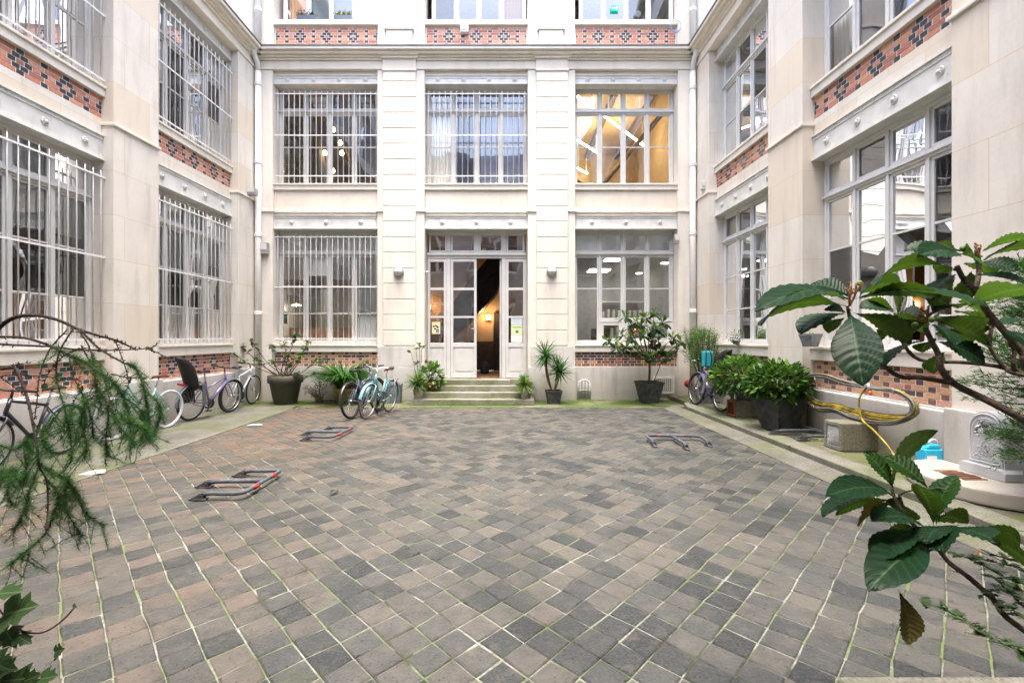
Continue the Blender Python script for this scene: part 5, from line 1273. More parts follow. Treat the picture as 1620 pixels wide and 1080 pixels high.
yucca('potted_yucca', Vector((-2.10, 11.46, .137)), 'spiky pale yucca in a small stone pot on the bottom step, left of door', [(.0, 0, .42, 1.0), (-.04, 0, .32, .9), (.05, .02, .35, .8)], potf=squarepot(.12, .17, .24, STONEP), L=.40)
yucca('potted_yucca', Vector((.44, 11.46, .137)), 'bright spiky yucca in a small stone pot on the bottom step, right of the door', [(0, -.02, .34, 1.0), (-.03, .0, .36, .8)], potf=squarepot(.13, .18, .25, STONEP, 10), L=.34, W=.034)
yucca('potted_dracaena', Vector((1.15, 11.62, .006)), 'two headed dracaena on crooked stems in a square grey pot right of the steps', [(-.20, -.02, 1.16, 1.0), (.14, -.03, .72, 1.05), (.10, .02, .84, .9), (-.2, .0, .98, .8)], potf=squarepot(.27, .36, .32, CONC, 3), n=90, L=.46, W=.034, m=[L_STRAP, L_YUC])
# terracotta pots on the third step
def leafy(name, c, label, potf, n, rad, L, mats, zoff=.25, sc_=(1, 1, 1.1), stems=True, ar=.6, catn='potted plant', wts=None, pull=.55):
    t_ = potted(name, c, label, catn); h = potf(t_) if potf else 0; lf = MB(); b = MB(); cc = c + Vector((0, 0, h + zoff))
    for i in range(n):
        dd = rdir(-.75, 1); rr = rad * rnd(.25, 1) ** pull; p = cc + Vector((dd.x * rr * sc_[0], dd.y * rr * sc_[1], dd.z * rr * sc_[2]))
        l_ = L * rnd(.6, 1.15); o_ = (dd + Vector((rnd(-.7, .7), rnd(-.7, .7), rnd(-.5, .4)))).normalized()
        leaf(lf, p, p + o_ * l_, l_ * ar, Vector((0, 0, 1)) + rdir() * .5, 3, .12, .08, random.choices(range(len(mats)), wts)[0])
        if stems and i % 7 == 0:
            b.tube([c + Vector((rnd(-.03, .03), rnd(-.03, .03), h - .02)), c.lerp(p, .5) + Vector((0, 0, h * .5)), p], [.008, .005, .003], 5)
    if stems: b.build('stems', STEMG, t_)
    lf.build('foliage', mats, t_); return t_
leafy('potted_leafy_plant', Vector((-1.84, 11.92, .27)), 'bushy bright green leafy plant in a terracotta pot on the left end of the steps', roundpot(.10, .15, .20, TERRA), 190, .27, .14, [L_MID, L_BRIGHT], .17, (1, .8, 1.4), ar=.75)
c = Vector((-2.20, 11.9, .137)); t_ = thing('dry_stalk_plant', c, 'thin yellowing stalk with a few pale leaves rising beside the door', 'plant'); b = MB(); lf = MB()
for k, (x, y) in enumerate(((664, 546), (658, 553), (650, 557), (668, 548), (660, 575))):
    e = PX(x, y, 11.95); b.tube(smooth_path([c, c.lerp(e, .5) + Vector((.03, 0, .1)), e], 4), .005, 5)
    for q in range(4): dd = rdir(-.3, .8); leaf(lf, e, e + dd * .12, .045, rdir(), 4, .1, .1, q % 2)
b.build('stems', STEMG, t_); lf.build('foliage', [L_YUC, L_LOQD], t_)
t_ = potted('potted_grass', Vector((.50, 11.98, .27)), 'fine drooping grassy plant in a terracotta pot on the right end of the steps'); roundpot(.10, .15, .22, TERRA)(t_); lf = MB(); c = Vector(t_.location) + Vector((0, 0, .2))
for _ in range(520):
    d_ = rdir(-.1, 1); l_ = rnd(.2, .5); tip = c + d_ * l_ * .8 - Vector((0, 0, l_ * rnd(.1, .9))); tip.y = min(tip.y, 12.15); leaf(lf, c + rdir() * .03, tip, .009, Vector((0, 0, 1)), 4, 0, .14, random.choice((0, 1)), 'strap', nacross=1)
lf.build('foliage', [L_MID, L_BRIGHT], t_)
# --- loquat tree in a tapered pot before the lower right window
c = Vector((3.46, 11.68, .03)); t_ = potted('potted_loquat_tree', c, 'small loquat tree in a tapered dark pot under the far lower right window'); h = squarepot(.35, .54, .50, CONC, 4)(t_)
b = MB(); tops = []
trk = [c + Vector((0, 0, .42)), c + Vector((.02, 0, .8)), c + Vector((.0, 0, 1.02))]; b.tube(smooth_path(trk, 4), .03, 8)
for (x, y, Y) in ((990, 497, 11.6), (1008, 505, 11.4), (1022, 498, 11.8), (1035, 492, 11.5), (1048, 505, 11.7), (962, 535, 11.5), (975, 545, 11.4), (985, 525, 11.8), (1065, 530, 11.5), (1078, 535, 11.7), (1070, 548, 11.4), (1000, 530, 11.3), (1018, 525, 11.2), (1030, 520, 11.4), (1042, 535, 11.3), (1008, 550, 11.2), (1028, 560, 11.15), (1048, 550, 11.5), (990, 545, 11.6), (1015, 512, 11.6), (1040, 515, 11.2), (1058, 560, 11.4), (998, 515, 11.7), (1030, 540, 11.7)):
    e = PX(x, y + 4, Y); s_ = c + Vector((0, 0, 1.0)); m_ = s_.lerp(e, .5) + Vector((rnd(-.05, .05), 0, -.05)); pth = smooth_path([s_, m_, e], 4); b.tube(pth, [.016 - .01 * i / len(pth) for i in range(len(pth))], 6); tops.append(e)
b.tube([c + Vector((.1, 0, .45)), c + Vector((.28, 0, .9)), c + Vector((.45, .0, 1.15))], .01, 6)
b.build('trunk', STEMB, t_); lf = MB()
for e in tops:
    for q in range(14):
        a = rnd(0, 2 * PI); up = rnd(-1.1, .25); d_ = Vector((math.cos(a), math.sin(a), up)).normalized(); l_ = rnd(.19, .32); leaf(lf, e - Vector((0, 0, rnd(0, .08))), e + d_ * l_, l_ * .34, Vector((0, 0, 1)) + rdir() * .2, 5, .12, .08, random.choice((0, 0, 0, 1)), 'obovate')
    for q in range(5): d_ = rdir(.5, 1); l_ = rnd(.13, .23); leaf(lf, e, e + d_ * l_, l_ * .3, rdir(), 4, .3, .05, 2, 'obovate')
lf.build('foliage', [L_LOQ, L_DARK, L_BRIGHT], t_)
b = MB(); p = PX(1005, 522, 11.15); b.ball(p, .03, seg=10); p = PX(1006, 528, 11.15); b.ball(p, .025, seg=10); b.build('fruit', mat('orange fruit', (.62, .26, .02), .45), t_)
# --- right side: bush in dark tapered planter, bush in tub on stone vent block, feathery shrub
c = Vector((4.36, 7.72, SZ)); bushd = dict(n=1500, rad=.50, L=.12)
leafy('potted_bush', c, 'glossy green bush in a large dark tapered square planter on the right pavement', squarepot(.34, .58, .52, CONC, 14), 1500, .50, .13, [L_MID, L_BRIGHT, L_DARK], .26, (.98, .85, .62), ar=.42, wts=(5, 3, 3), pull=.4)
def ventbox(c, sx, sy, sz, label, grate='mesh', rusty=False):
    t_ = thing('stone_vent_block', c, label, 'vent block', 'stone vent blocks along the right wall')
    b = MB(); x0, x1, y0, y1, z0, z1 = c.x, c.x + sx, c.y, c.y + sy, c.z, c.z + sz; w_ = .045
    b.box(x0 + .03, x1, y0, y1, z0, z1); b.build('block', ground_mat('mossy cast stone ' + ('far' if rusty else 'near'), (.15, .14, .10), (.26, .24, .19), .4, (.16, .17, .06), 4), t_, bevel=.012, seg=2)
    b = MB(); b.box(x0, x0 + .029, y0 + .005, y0 + w_, z0 + .005, z1 - .005); b.box(x0, x0 + .029, y1 - w_, y1 - .005, z0 + .005, z1 - .005); b.box(x0, x0 + .029, y0 + w_, y1 - w_, z1 - w_, z1 - .005); b.box(x0, x0 + .029, y0 + w_, y1 - w_, z0 + .005, z0 + w_)
    b.build('grate_frame', STEP if not rusty else mat('rusty iron', (.20, .07, .03), .8, var=.4, vscale=20), t_)
    b = MB(); b.box(x0 + .024, x0 + .029, y0 + w_, y1 - w_, z0 + w_, z1 - w_); b.build('vent_shade_plate', ROOMD, t_)  # dark plate stands in for the shade behind the grate
    b = MB()
    if grate == 'mesh':
        n_ = 9
        W_ = y1 - y0 - 2 * w_; H_ = z1 - z0 - 2 * w_
        for i in range(-n_, n_):
            for s in (1, -1):
                # diagonal mesh clipped to the opening
                pts = []
                for q in range(21):
                    u = W_ * q / 20; v = H_ * i / n_ * 1.0 + u * H_ / W_ * 1.0
                    if 0 <= v <= H_: pts.append((x0 + .018, y0 + w_ + (u if s > 0 else W_ - u), z0 + w_ + v))
                if len(pts) > 1: b.tube([pts[0], pts[-1]], .004, 4)
    else:
        for i in range(7): x = y0 + w_ + (i + .5) * (y1 - y0 - 2 * w_) / 7; b.tube([(x0 + .018, x, z0 + w_), (x0 + .018, x, z1 - w_)], .006, 4)
    b.build('grate', FRAMEW if not rusty else MATS['rusty iron'], t_); return t_
o = ventbox(Vector((4.31, 6.21, SZ)), .48, .34, .36, 'square mossy stone vent block with a white diamond mesh grate under the hose')
o = ventbox(Vector((4.19, 8.85, SZ)), .58, .32, .30, 'stone vent block with a rusty grate carrying a grey tub, behind the dark planter', 'bars', True)
c = Vector((4.42, 9.01, SZ + .302)); t_ = leafy('potted_bush', c, 'spreading yellow green bush in a grey zinc tub on the far stone vent block', roundpot(.12, .155, .2, ZINCP), 1500, .60, .125, [L_MID, L_BRIGHT, L_DARK], .24, (.92, .9, .62), ar=.42, wts=(4, 5, 2), pull=.4)
c = Vector((4.45, 10.85, SZ)); t_ = thing('feathery_shrub', c, 'tall feathery light green shrub in the right corner behind the child seat', 'shrub'); b = MB(); lf = MB(); h = squarepot(.25, .34, .35, ZINCP)(t_)
for _ in range(110):
    e = c + Vector((rnd(-.36, .28), rnd(-.4, .35), rnd(.95, 1.70))); pth = smooth_path([c + Vector((0, 0, .3)), c.lerp(e, .5) + Vector((rnd(-.06, .06), 0, .1)), e], 4); b.tube(pth, .004, 4)
    for q in range(75): p = e + rdir() * rnd(.0, .14) - Vector((0, 0, rnd(0, .2))); leaf(lf, p, p + rdir(-.2, 1) * rnd(.03, .07), .008, rdir(), 2, 0, .1, random.choice((0, 1)), 'strap', nacross=1)
b.build('stems', STEMG, t_); lf.build('foliage', [L_BRIGHT, L_MID], t_)
c = Vector((4.74, 7.52, 1.452)); t_ = thing('sill_pot', c, 'small tapered zinc pot with a tiny sprout on the right window sill', 'pot'); b = MB(); pot_square(b, c, .15, .22, .20, 20); b.build('pot', ZINCP, t_)
lf = MB(); rosette(lf, c + Vector((0, 0, .16)), 14, .12, .012, zr=(.3, 1)); lf.build('sprout', [L_BRIGHT], t_); soil(t_, c, .14, c.z + .15, True, 20)
c = Vector((4.86, 10.2, 1.452)); leafy('sill_plant', c, 'loose low plant on the far right window sill above the bush', roundpot(.06, .08, .1, ZINCP), 90, .22, .06, [L_GREY, L_MID], .08, (.6, 1.6, .6), ar=.4)

# ------------------------------------------------------------------ hose, fountain, can, grey pot
YH = mat('yellow hose', (.10, .08, .02), .45, var2=(.52, .38, .03), vscale=9); GH = mat('grey hose', (.16, .15, .13), .55, var=.25, vscale=10)
t_ = thing('hose', (RX - .12, 6.4, .2), 'yellow and grey garden hose looped in a wide coil on the right wall', 'hose')
WX = RX - .10
outline = [(7.50, .82), (7.38, 1.00), (7.05, 1.04), (6.6, .985), (6.1, .955), (5.75, .95), (5.52, .86), (5.50, .72), (5.72, .54), (6.05, .46), (6.45, .45), (6.85, .50), (7.2, .46), (7.45, .60)]
by, bg_ = MB(), MB()
cy_, cz_ = 6.48, .74
for k in range(17):
    kb, ke, kx = rnd(.3, 1.06), rnd(.90, 1.03), rnd(0, .07); pts = []
    dz = rnd(-.012, .012)
    for (y, z) in outline:
        q = kb * rnd(.96, 1.04) if z < .7 else rnd(.95, 1.05)
        pts.append(Vector((WX - kx - rnd(.0, .02), cy_ + (y - cy_) * ke * rnd(.985, 1.015), cz_ + (z - cz_) * q + dz)))
    pts.append(pts[0]); pth = smooth_path(pts, 5)[:-1]
    (by if k % 2 else bg_).tube(pth, .0105, 8, closed=True)
tail_ = smooth_path([(WX - .09, 6.15, .98), (WX - .13, 6.25, .80), (WX - .12, 6.22, .55), (WX - .14, 6.0, .45), (WX - .12, 5.8, .30), (WX - .14, 5.6, .16), (WX - .16, 5.3, SZ + .015), (WX - .10, 5.1, SZ + .015)], 6); by.tube(tail_, .0125, 8)
bg_.tube(smooth_path([(WX - .08, 5.25, SZ + .015), (WX - .06, 5.0, SZ + .05), (WX - .02, 4.86, .30), (WX + .02, 4.82, .36)], 5), .014, 8)
by.build('yellow_loops', YH, t_); bg_.build('grey_loops', GH, t_)
b = MB(); p = tail_[0]; b.tube([p + Vector((0, 0, .03)), p + Vector((0, -.03, -.06))], .022, 10, 0); b.tube([p + Vector((0, -.03, -.062)), p + Vector((0, -.045, -.11))], .021, 10, 1); b.tube([p + Vector((0, .03, .07)), p + Vector((0, 0, .03))], .016, 8, 2); b.build('coupling', [CAST, mat('orange plastic', (.7, .12, .02), .4), FRAME], t_)
b = MB()
for y in (7.2, 5.75): b.tube([(RX - .06, y, .95), (WX - .09, y, .93), (WX - .10, y, 1.0)], .009, 6)
b.tube([(WX - .02, 5.72, .945), (WX - .02, 7.3, 1.0)], .012, 6)
b.build('hook', CAST, t_)
# fountain: half round basin slab, cast stele with arched head, tap, grate
FW = mat('fountain painted cast iron', (.52, .53, .54), .5, var=.08, vscale=6, bump=.2); CREAM = stone_mat('fountain basin stone', (.56, .52, .46), (.6, .5, .4), courses=False, grime=.5, dirt=(.25, .2, .14))
FY = 4.62; t_ = thing('wall_fountain', (4.45, FY, SZ), 'pale ornamental wall fountain with a brass tap on a half round stone basin', 'fountain')
b = MB(); pr = []
hp = [(4.74 - .70 * math.sin(a * PI / 24) ** .8, FY + .66 * math.cos(a * PI / 24)) for a in range(25)]
b.prism(hp, SZ, SZ + .145); b.build('basin', CREAM, t_, bevel=.03, seg=3)
RUST = mat('rusty iron', (.2, .07, .03), .8); b = MB()
for k in range(6): yy = FY - .14 + k * .06; b.box(4.25, 4.47, yy, yy + .022, SZ + .14, SZ + .152)
b.lathe([(.14, 0), (.14, .002)], 24, Matrix.Translation((4.36, FY + .01, SZ + .1455)), 1); b.build('grate', [RUST, MATS['dark cast iron']], t_)
Msx = Matrix(((0, 0, -1, 4.74), (1, 0, 0, FY), (0, 1, 0, SZ + .147), (0, 0, 0, 1)))   # x->y, y->z, z-> -x
b = MB(); b.prism([(-.225, 0), (.225, 0), (.225, .075), (.205, .09), (.195, .10), (-.195, .10), (-.205, .09), (-.225, .075)], 0, .20, Msx); b.build('base', FW, t_, bevel=.008, seg=2)
hw = .175; arcp = [(hw, .101)] + [(hw * math.cos(a * PI / 12), .44 + hw * math.sin(a * PI / 12)) for a in range(13)] + [(-hw, .101)]
b = MB(); b.prism(arcp, 0, .15, Msx)
def inner(s, zs, d0, d1, B): B.tube([Msx @ Vector((x * s, zs + (z - zs) * s, d0)) for x, z in arcp], d1, 6, closed=True)
inner(.90, .33, .152, .009, b); inner(.76, .33, .151, .005, b)
b.build('stele', FW, t_, bevel=.006)
b = MB()
for rr in (.075, .052): b.tube([Msx @ Vector((rr * math.cos(a * PI / 12), .47 + rr * math.sin(a * PI / 12), .152)) for a in range(24)], .007, 6, closed=True)
for k in range(26):   # relief: scrolls and a round boss
    a = k * .5; rr = .012 + .0026 * k; b.ball(Msx @ Vector((rr * math.cos(a), .27 + rr * 1.15 * math.sin(a), .150)), .011, seg=7, rings=4)
for s in (-1, 1):
    for kk in range(14): a = kk * .42; rr = .034 - .002 * kk; b.ball(Msx @ Vector((s * (.085 + rr * math.cos(a)), .38 + rr * math.sin(a), .150)), .008, seg=6, rings=4); b.ball(Msx @ Vector((s * (.08 + rr * math.cos(a)), .16 + rr * math.sin(a), .150)), .008, seg=6, rings=4)
b.build('relief', FW, t_)
b = MB(); tp = Msx @ Vector((0, .475, .15)); b.tube([tp, tp + Vector((-.06, 0, 0)), tp + Vector((-.09, 0, -.01)), tp + Vector((-.10, 0, -.05))], [.018, .016, .014, .012], 10); b.tube([tp + Vector((-.045, 0, .01)), tp + Vector((-.045, 0, .05))], .009, 8); b.tube([tp + Vector((-.045, -.03, .052)), tp + Vector((-.045, .03, .052))], .007, 8); b.lathe([(.018, -.02), (.02, -.005), (.014, .0)], 10, Matrix.Translation(tp + Vector((-.10, 0, -.05))))
b.build('tap', mat('worn steel tap', (.35, .36, .38), .35, metal=.8), t_)
c = Vector((4.66, 5.32, SZ)); t_ = thing('jerry_can', c, 'bright blue plastic can with a white cap and label beside the fountain', 'can'); CANB = mat('translucent blue can', (.03, .42, .66), .3, coat=.3)
b = MB(); b.box(c.x - .10, c.x + .10, c.y - .07, c.y + .07, c.z, c.z + .25); b.prism([(c.x - .095, c.z + .251), (c.x + .095, c.z + .251), (c.x + .075, c.z + .30), (c.x - .04, c.z + .30)], c.y - .055, c.y + .055, Matrix(((1, 0, 0, 0), (0, 0, 1, 0), (0, 1, 0, 0), (0, 0, 0, 1)))); b.build('body', [CANB], t_, bevel=.02, seg=3)
b = MB(); b.lathe([(.028, .30), (.028, .33), (.024, .335)], 14, Matrix.Translation((c.x - .04, c.y, c.z))); b.tube(smooth_path([(c.x - .01, c.y, c.z + .30), (c.x + .02, c.y, c.z + .335), (c.x + .07, c.y, c.z + .335), (c.x + .09, c.y, c.z + .29)], 4), .012, 8); b.build('cap', FRAMEW, t_)
b = MB(); b.box(c.x - .085, c.x + .02, c.y - .0735, c.y - .071, c.z + .04, c.z + .18); b.build('label', PAPER, t_)
# potted conifer at the right edge
c = Vector((4.52, 3.95, SZ)); t_ = potted('potted_conifer', c, 'feathery green conifer in a round grey pot at the right edge, behind the loquat branches', 'potted tree'); roundpot(.15, .22, .42, mat('blue grey pot', (.16, .18, .22), .5))(t_)
b = MB(); lf = MB(); b.tube(smooth_path([c + Vector((0, 0, .3)), c + Vector((.05, -.05, 1.0)), c + Vector((.0, .0, 1.9))], 4), [.03] * 3 + [.025] * 3 + [.015] * 3, 8)
for _ in range(110):
    z = rnd(.45, 2.15); a = rnd(0, 2 * PI); rr = rnd(.3, .68) * (1 - max(0, z - 1.4) * .7); s_ = c + Vector((0, 0, z)); e = s_ + Vector((rr * math.cos(a), rr * math.sin(a), rnd(-.05, .25))); e.x = min(e.x, 4.66)
    pth = smooth_path([s_, s_.lerp(e, .5) + Vector((0, 0, -.04)), e], 4); b.tube(pth, [.008 - .006 * i / len(pth) for i in range(len(pth))], 5)
    for q in range(48):
        p = s_.lerp(e, random.choice((.5, .68, .85, 1.0))) + rdir() * rnd(.005, .075)
        d_ = ((e - s_).normalized() + rdir() * .7).normalized()
        for w_ in range(5):
            dd = (d_ + rdir() * .55).normalized(); o_ = p + d_ * .012 * w_; leaf(lf, o_, o_ + dd * rnd(.02, .045), .015, rdir(), 1, 0, 0, 0, 'strap', nacross=1)
b.build('trunk', BARK, t_); lf.build('foliage', [L_THUJA], t_)

# ------------------------------------------------------------------ foreground loquat shrub (rooted in the near right bed)
def facing_n(base, tip, app, real, side):
    """leaf normal such that it shows the given apparent width from its own tilt; side>0 top towards the yard's viewer"""
    v = (Vector((0, 0, H)) - (base + tip) / 2).normalized(); d_ = (tip - base).normalized(); s = d_.cross(v).normalized(); n0 = s.cross(d_).normalized()
    if n0.dot(v) < 0: n0 = -n0
    ca = max(.12, min(1, app / real)); a = math.acos(ca); best = None
    for sg in (1, -1):
        n_ = Matrix.Rotation(sg * a, 3, d_) @ n0; n_ = n_ * (1 if side > 0 else -1)
        if best is None or n_.z > best.z: best = n_
    return best
def zoomed(ox, oy, s): return lambda x, y, Y: PX(ox + x / s, oy + y / s, Y)
t_ = thing('loquat_shrub', (2.55, 1.55, .0), 'loquat shrub reaching in from the right with big ribbed leaves and small green fruit', 'shrub')
Q = zoomed(1190, 370, 3.767); Y0 = 1.75
br = MB(); 
def branch(pts, r0, r1, B=None, n=4):
    p = smooth_path(pts, n); (B or br).tube(p, [r0 + (r1 - r0) * i / (len(p) - 1) for i in range(len(p))], 8)
    for i in range(1, len(p) - 1):      # leaf scars
        if rnd(0, 1) < .6: (B or br).ball(p[i] + rdir() * (r0 + r1) / 2.3, (r0 + r1) / 3.2, seg=6, rings=4)
root = Vector((2.50, 1.52, .0))
crotch = Q(1660, 1130, 1.55)
branch([root, Vector((2.45, 1.5, .5)), Vector((2.28, 1.5, .95)), crotch], .022, .017)
branch([crotch, Q(1440, 1010, 1.6), Q(1200, 890, 1.7), Q(1120, 790, 1.72), Q(1110, 720, 1.74), Q(1070, 640, 1.75), Q(1030, 555, 1.76)], .0125, .008)
branch([Q(1200, 890, 1.7), Q(1000, 855, 1.7), Q(880, 850, 1.72), Q(780, 780, 1.74), Q(690, 680, 1.78), Q(600, 560, 1.8), Q(568, 430, 1.78)], .0085, .006)
branch([Vector((2.38, 1.62, .8)), Q(1740, 860, 1.9), Q(1620, 830, 1.95), Q(1440, 785, 2.0), Q(1250, 765, 2.0), Q(1000, 750, 2.05), Q(900, 650, 2.05), Q(885, 560, 2.05), Q(850, 470, 2.05)], .010, .006)
branch([Vector((2.40, 1.5, .85)), Q(1750, 900, 1.65), Q(1620, 720, 1.7), Q(1510, 590, 1.72), Q(1400, 460, 1.75), Q(1330, 340, 1.76), Q(1260, 270, 1.78), Q(1220, 190, 1.78)], .013, .008)
branch([Q(1330, 340, 1.76), Q(1350, 240, 1.8), Q(1345, 120, 1.8)], .009, .007)
branch([Q(1740, 860, 1.9), Q(1560, 830, 1.95), Q(1500, 790, 1.98), Q(1420, 680, 2.0), Q(1428, 560, 2.0)], .009, .006)
branch([Q(1630, 840, 1.95), Q(1560, 800, 1.95), Q(1560, 690, 1.95), Q(1520, 640, 1.95)], .009, .006)
ll = MB()
def LV(x0, y0, x1, y1, w, side, mi=0, Ya=1.75, Yb=None, real=.115, sag=.10, ZQ=None, scale=3.767, pet=.06):
    Z_ = ZQ or Q; Yb = Yb or Ya - .04; bs, tp = Z_(x0, y0, Ya), Z_(x1, y1, Yb); app = w / scale / F * (Ya + Yb) / 2; rl = max(real, app)
    n_ = facing_n(bs, tp, app, rl, side); leaf(ll, bs, tp, rl, n_, 40, .16, sag, mi, 'obovate', rib=.0058, nacross=6, petiole=pet, nv=11)
T_, U_ = 1, -1
for a in ((570, 410, 20, 460, 80, T_, 0, 1.78, 1.5, .12), (560, 430, 50, 545, 110, U_, 0, 1.78, 1.5, .13), (585, 470, 660, 905, 250, T_, 0, 1.74, 1.52, .135), (600, 385, 350, 300, 95, T_, 0, 1.8, 1.9, .12),
          (560, 480, 285, 595, 80, T_, 0, 1.78, 1.7, .12), (555, 500, 450, 590, 70, U_, 0, 1.8, 1.85, .10), (610, 390, 1130, 372, 85, U_, 0, 1.76, 1.6, .12), (600, 470, 950, 655, 120, U_, 0, 1.76, 1.66, .12), (650, 370, 1410, 435, 28, T_, 0, 1.75, 1.5, .10),
          (560, 470, 430, 450, 50, T_, 0, 1.85, 1.9, .1), (600, 400, 180, 360, 60, U_, 0, 1.85, 2.0, .12), (640, 375, 880, 310, 70, U_, 0, 1.8, 1.95, .11),
          (1060, 540, 1192, 662, 55, T_, 0, 1.72, 1.6, .09), (1090, 520, 1415, 662, 95, U_, 0, 1.74, 1.6, .12), (1045, 500, 855, 490, 95, T_, 0, 1.8, 1.9, .11), (1050, 525, 890, 600, 90, U_, 0, 1.8, 1.85, .11), (1100, 500, 1345, 592, 95, U_, 1, 1.8, 1.85, .12),
          (1095, 640, 1385, 775, 105, T_, 0, 1.7, 1.62, .115), (1040, 635, 790, 782, 32, T_, 0, 1.74, 1.7, .09), (1045, 525, 800, 520, 45, U_, 0, 1.78, 1.85, .1), (1080, 600, 1320, 640, 90, U_, 0, 1.85, 1.9, .12), (1060, 490, 1230, 440, 60, T_, 0, 1.8, 1.9, .1),
          (1250, 140, 985, 130, 85, T_, 0, 1.78, 1.7, .11), (1160, 185, 735, 305, 78, U_, 0, 1.78, 1.62, .12), (1225, 240, 1060, 400, 85, T_, 0, 1.8, 1.75, .11), (1215, 260, 1110, 460, 115, U_, 0, 1.8, 1.85, .12), (1260, 110, 905, 100, 45, T_, 0, 1.8, 1.85, .11),
          (1330, 180, 1590, 215, 80, T_, 0, 1.76, 1.68, .10), (1360, 110, 1680, 20, 50, U_, 1, 1.8, 1.7, .11), (1365, 170, 1680, 80, 35, U_, 0, 1.8, 1.8, .11), (1320, 245, 1660, 315, 38, T_, 0, 1.78, 1.7, .1), (1270, 445, 1690, 330, 130, U_, 1, 1.74, 1.5, .13),
          (1310, 220, 1305, 385, 120, U_, 0, 1.85, 1.9, .12), (1200, 200, 1100, 235, 75, U_, 1, 1.85, 1.9, .1), (1230, 130, 1090, 75, 60, U_, 0, 1.85, 1.9, .1), (1250, 180, 1420, 250, 60, U_, 0, 1.85, 1.9, .1), (1240, 120, 1330, 160, 60, U_, 1, 1.82, 1.7, .1),
          (850, 470, 640, 440, 55, T_, 0, 2.05, 2.05, .11), (850, 460, 660, 405, 60, U_, 0, 2.05, 2.1, .11), (870, 560, 735, 655, 90, U_, 0, 2.05, 2.0, .12), (870, 450, 900, 380, 60, U_, 1, 2.05, 2.1, .1), (900, 500, 1040, 590, 80, U_, 0, 2.05, 2.0, .12),
          (1425, 555, 1215, 465, 45, U_, 0, 2.0, 2.0, .11), (1430, 560, 1680, 530, 35, T_, 0, 2.0, 2.0, .11), (1500, 575, 1690, 700, 90, T_, 0, 1.72, 1.6, .12), (1430, 560, 1330, 620, 60, U_, 0, 2.0, 2.0, .11), (1420, 560, 1240, 520, 45, T_, 0, 2.0, 2.05, .11), (1440, 540, 1230, 400, 35, U_, 1, 2.0, 2.1, .11),
          (1060, 640, 1010, 705, 80, U_, 1, 1.85, 1.88, .09), (1150, 700, 1080, 830, 90, U_, 1, 1.9, 1.95, .11)):
    LV(*a)
# fruit and flower stalks
fr_ = MB(); stl = MB()
for (x, y, Y) in ((970, 543, 1.7), (1070, 510, 1.7), (1110, 505, 1.72), (1100, 405, 1.75), (640, 295, 1.78), (632, 325, 1.78), (1255, 88, 1.78)): fr_ = MB(); fr_.ball(Q(x, y, Y), .010, 0, (1, 1, 1.15), 12, 8); fr_.build('fruit', mat('green loquat fruit', (.10, .17, .05), .5), t_)
for (n0, pts) in (((1045, 520), [(985, 480), (1000, 445), (1050, 430), (1065, 470), (990, 500), (1110, 480), (1040, 450)]), ((580, 430), [(600, 340), (590, 300), (620, 290), (650, 300), (570, 330)]), ((1345, 160), [(1330, 90), (1350, 80), (1325, 70), (1355, 120)]), ((1428, 560), [(1420, 530), (1430, 525)])):
    for (x, y) in pts: a_ = Q(*n0, 1.76); e_ = Q(x, y, 1.75); stl.tube(smooth_path([a_, a_.lerp(e_, .5) + rdir() * .008, e_], 3), .0035, 6)
    for _ in range(16): x, y = random.choice(pts); stl.ball(Q(x + rnd(-14, 14), y + rnd(-14, 14), 1.75), .0035, seg=6, rings=4)
    stl.build('flower_stalk', mat('rusty fuzz stalk', (.28, .14, .06), .8), t_); stl = MB()
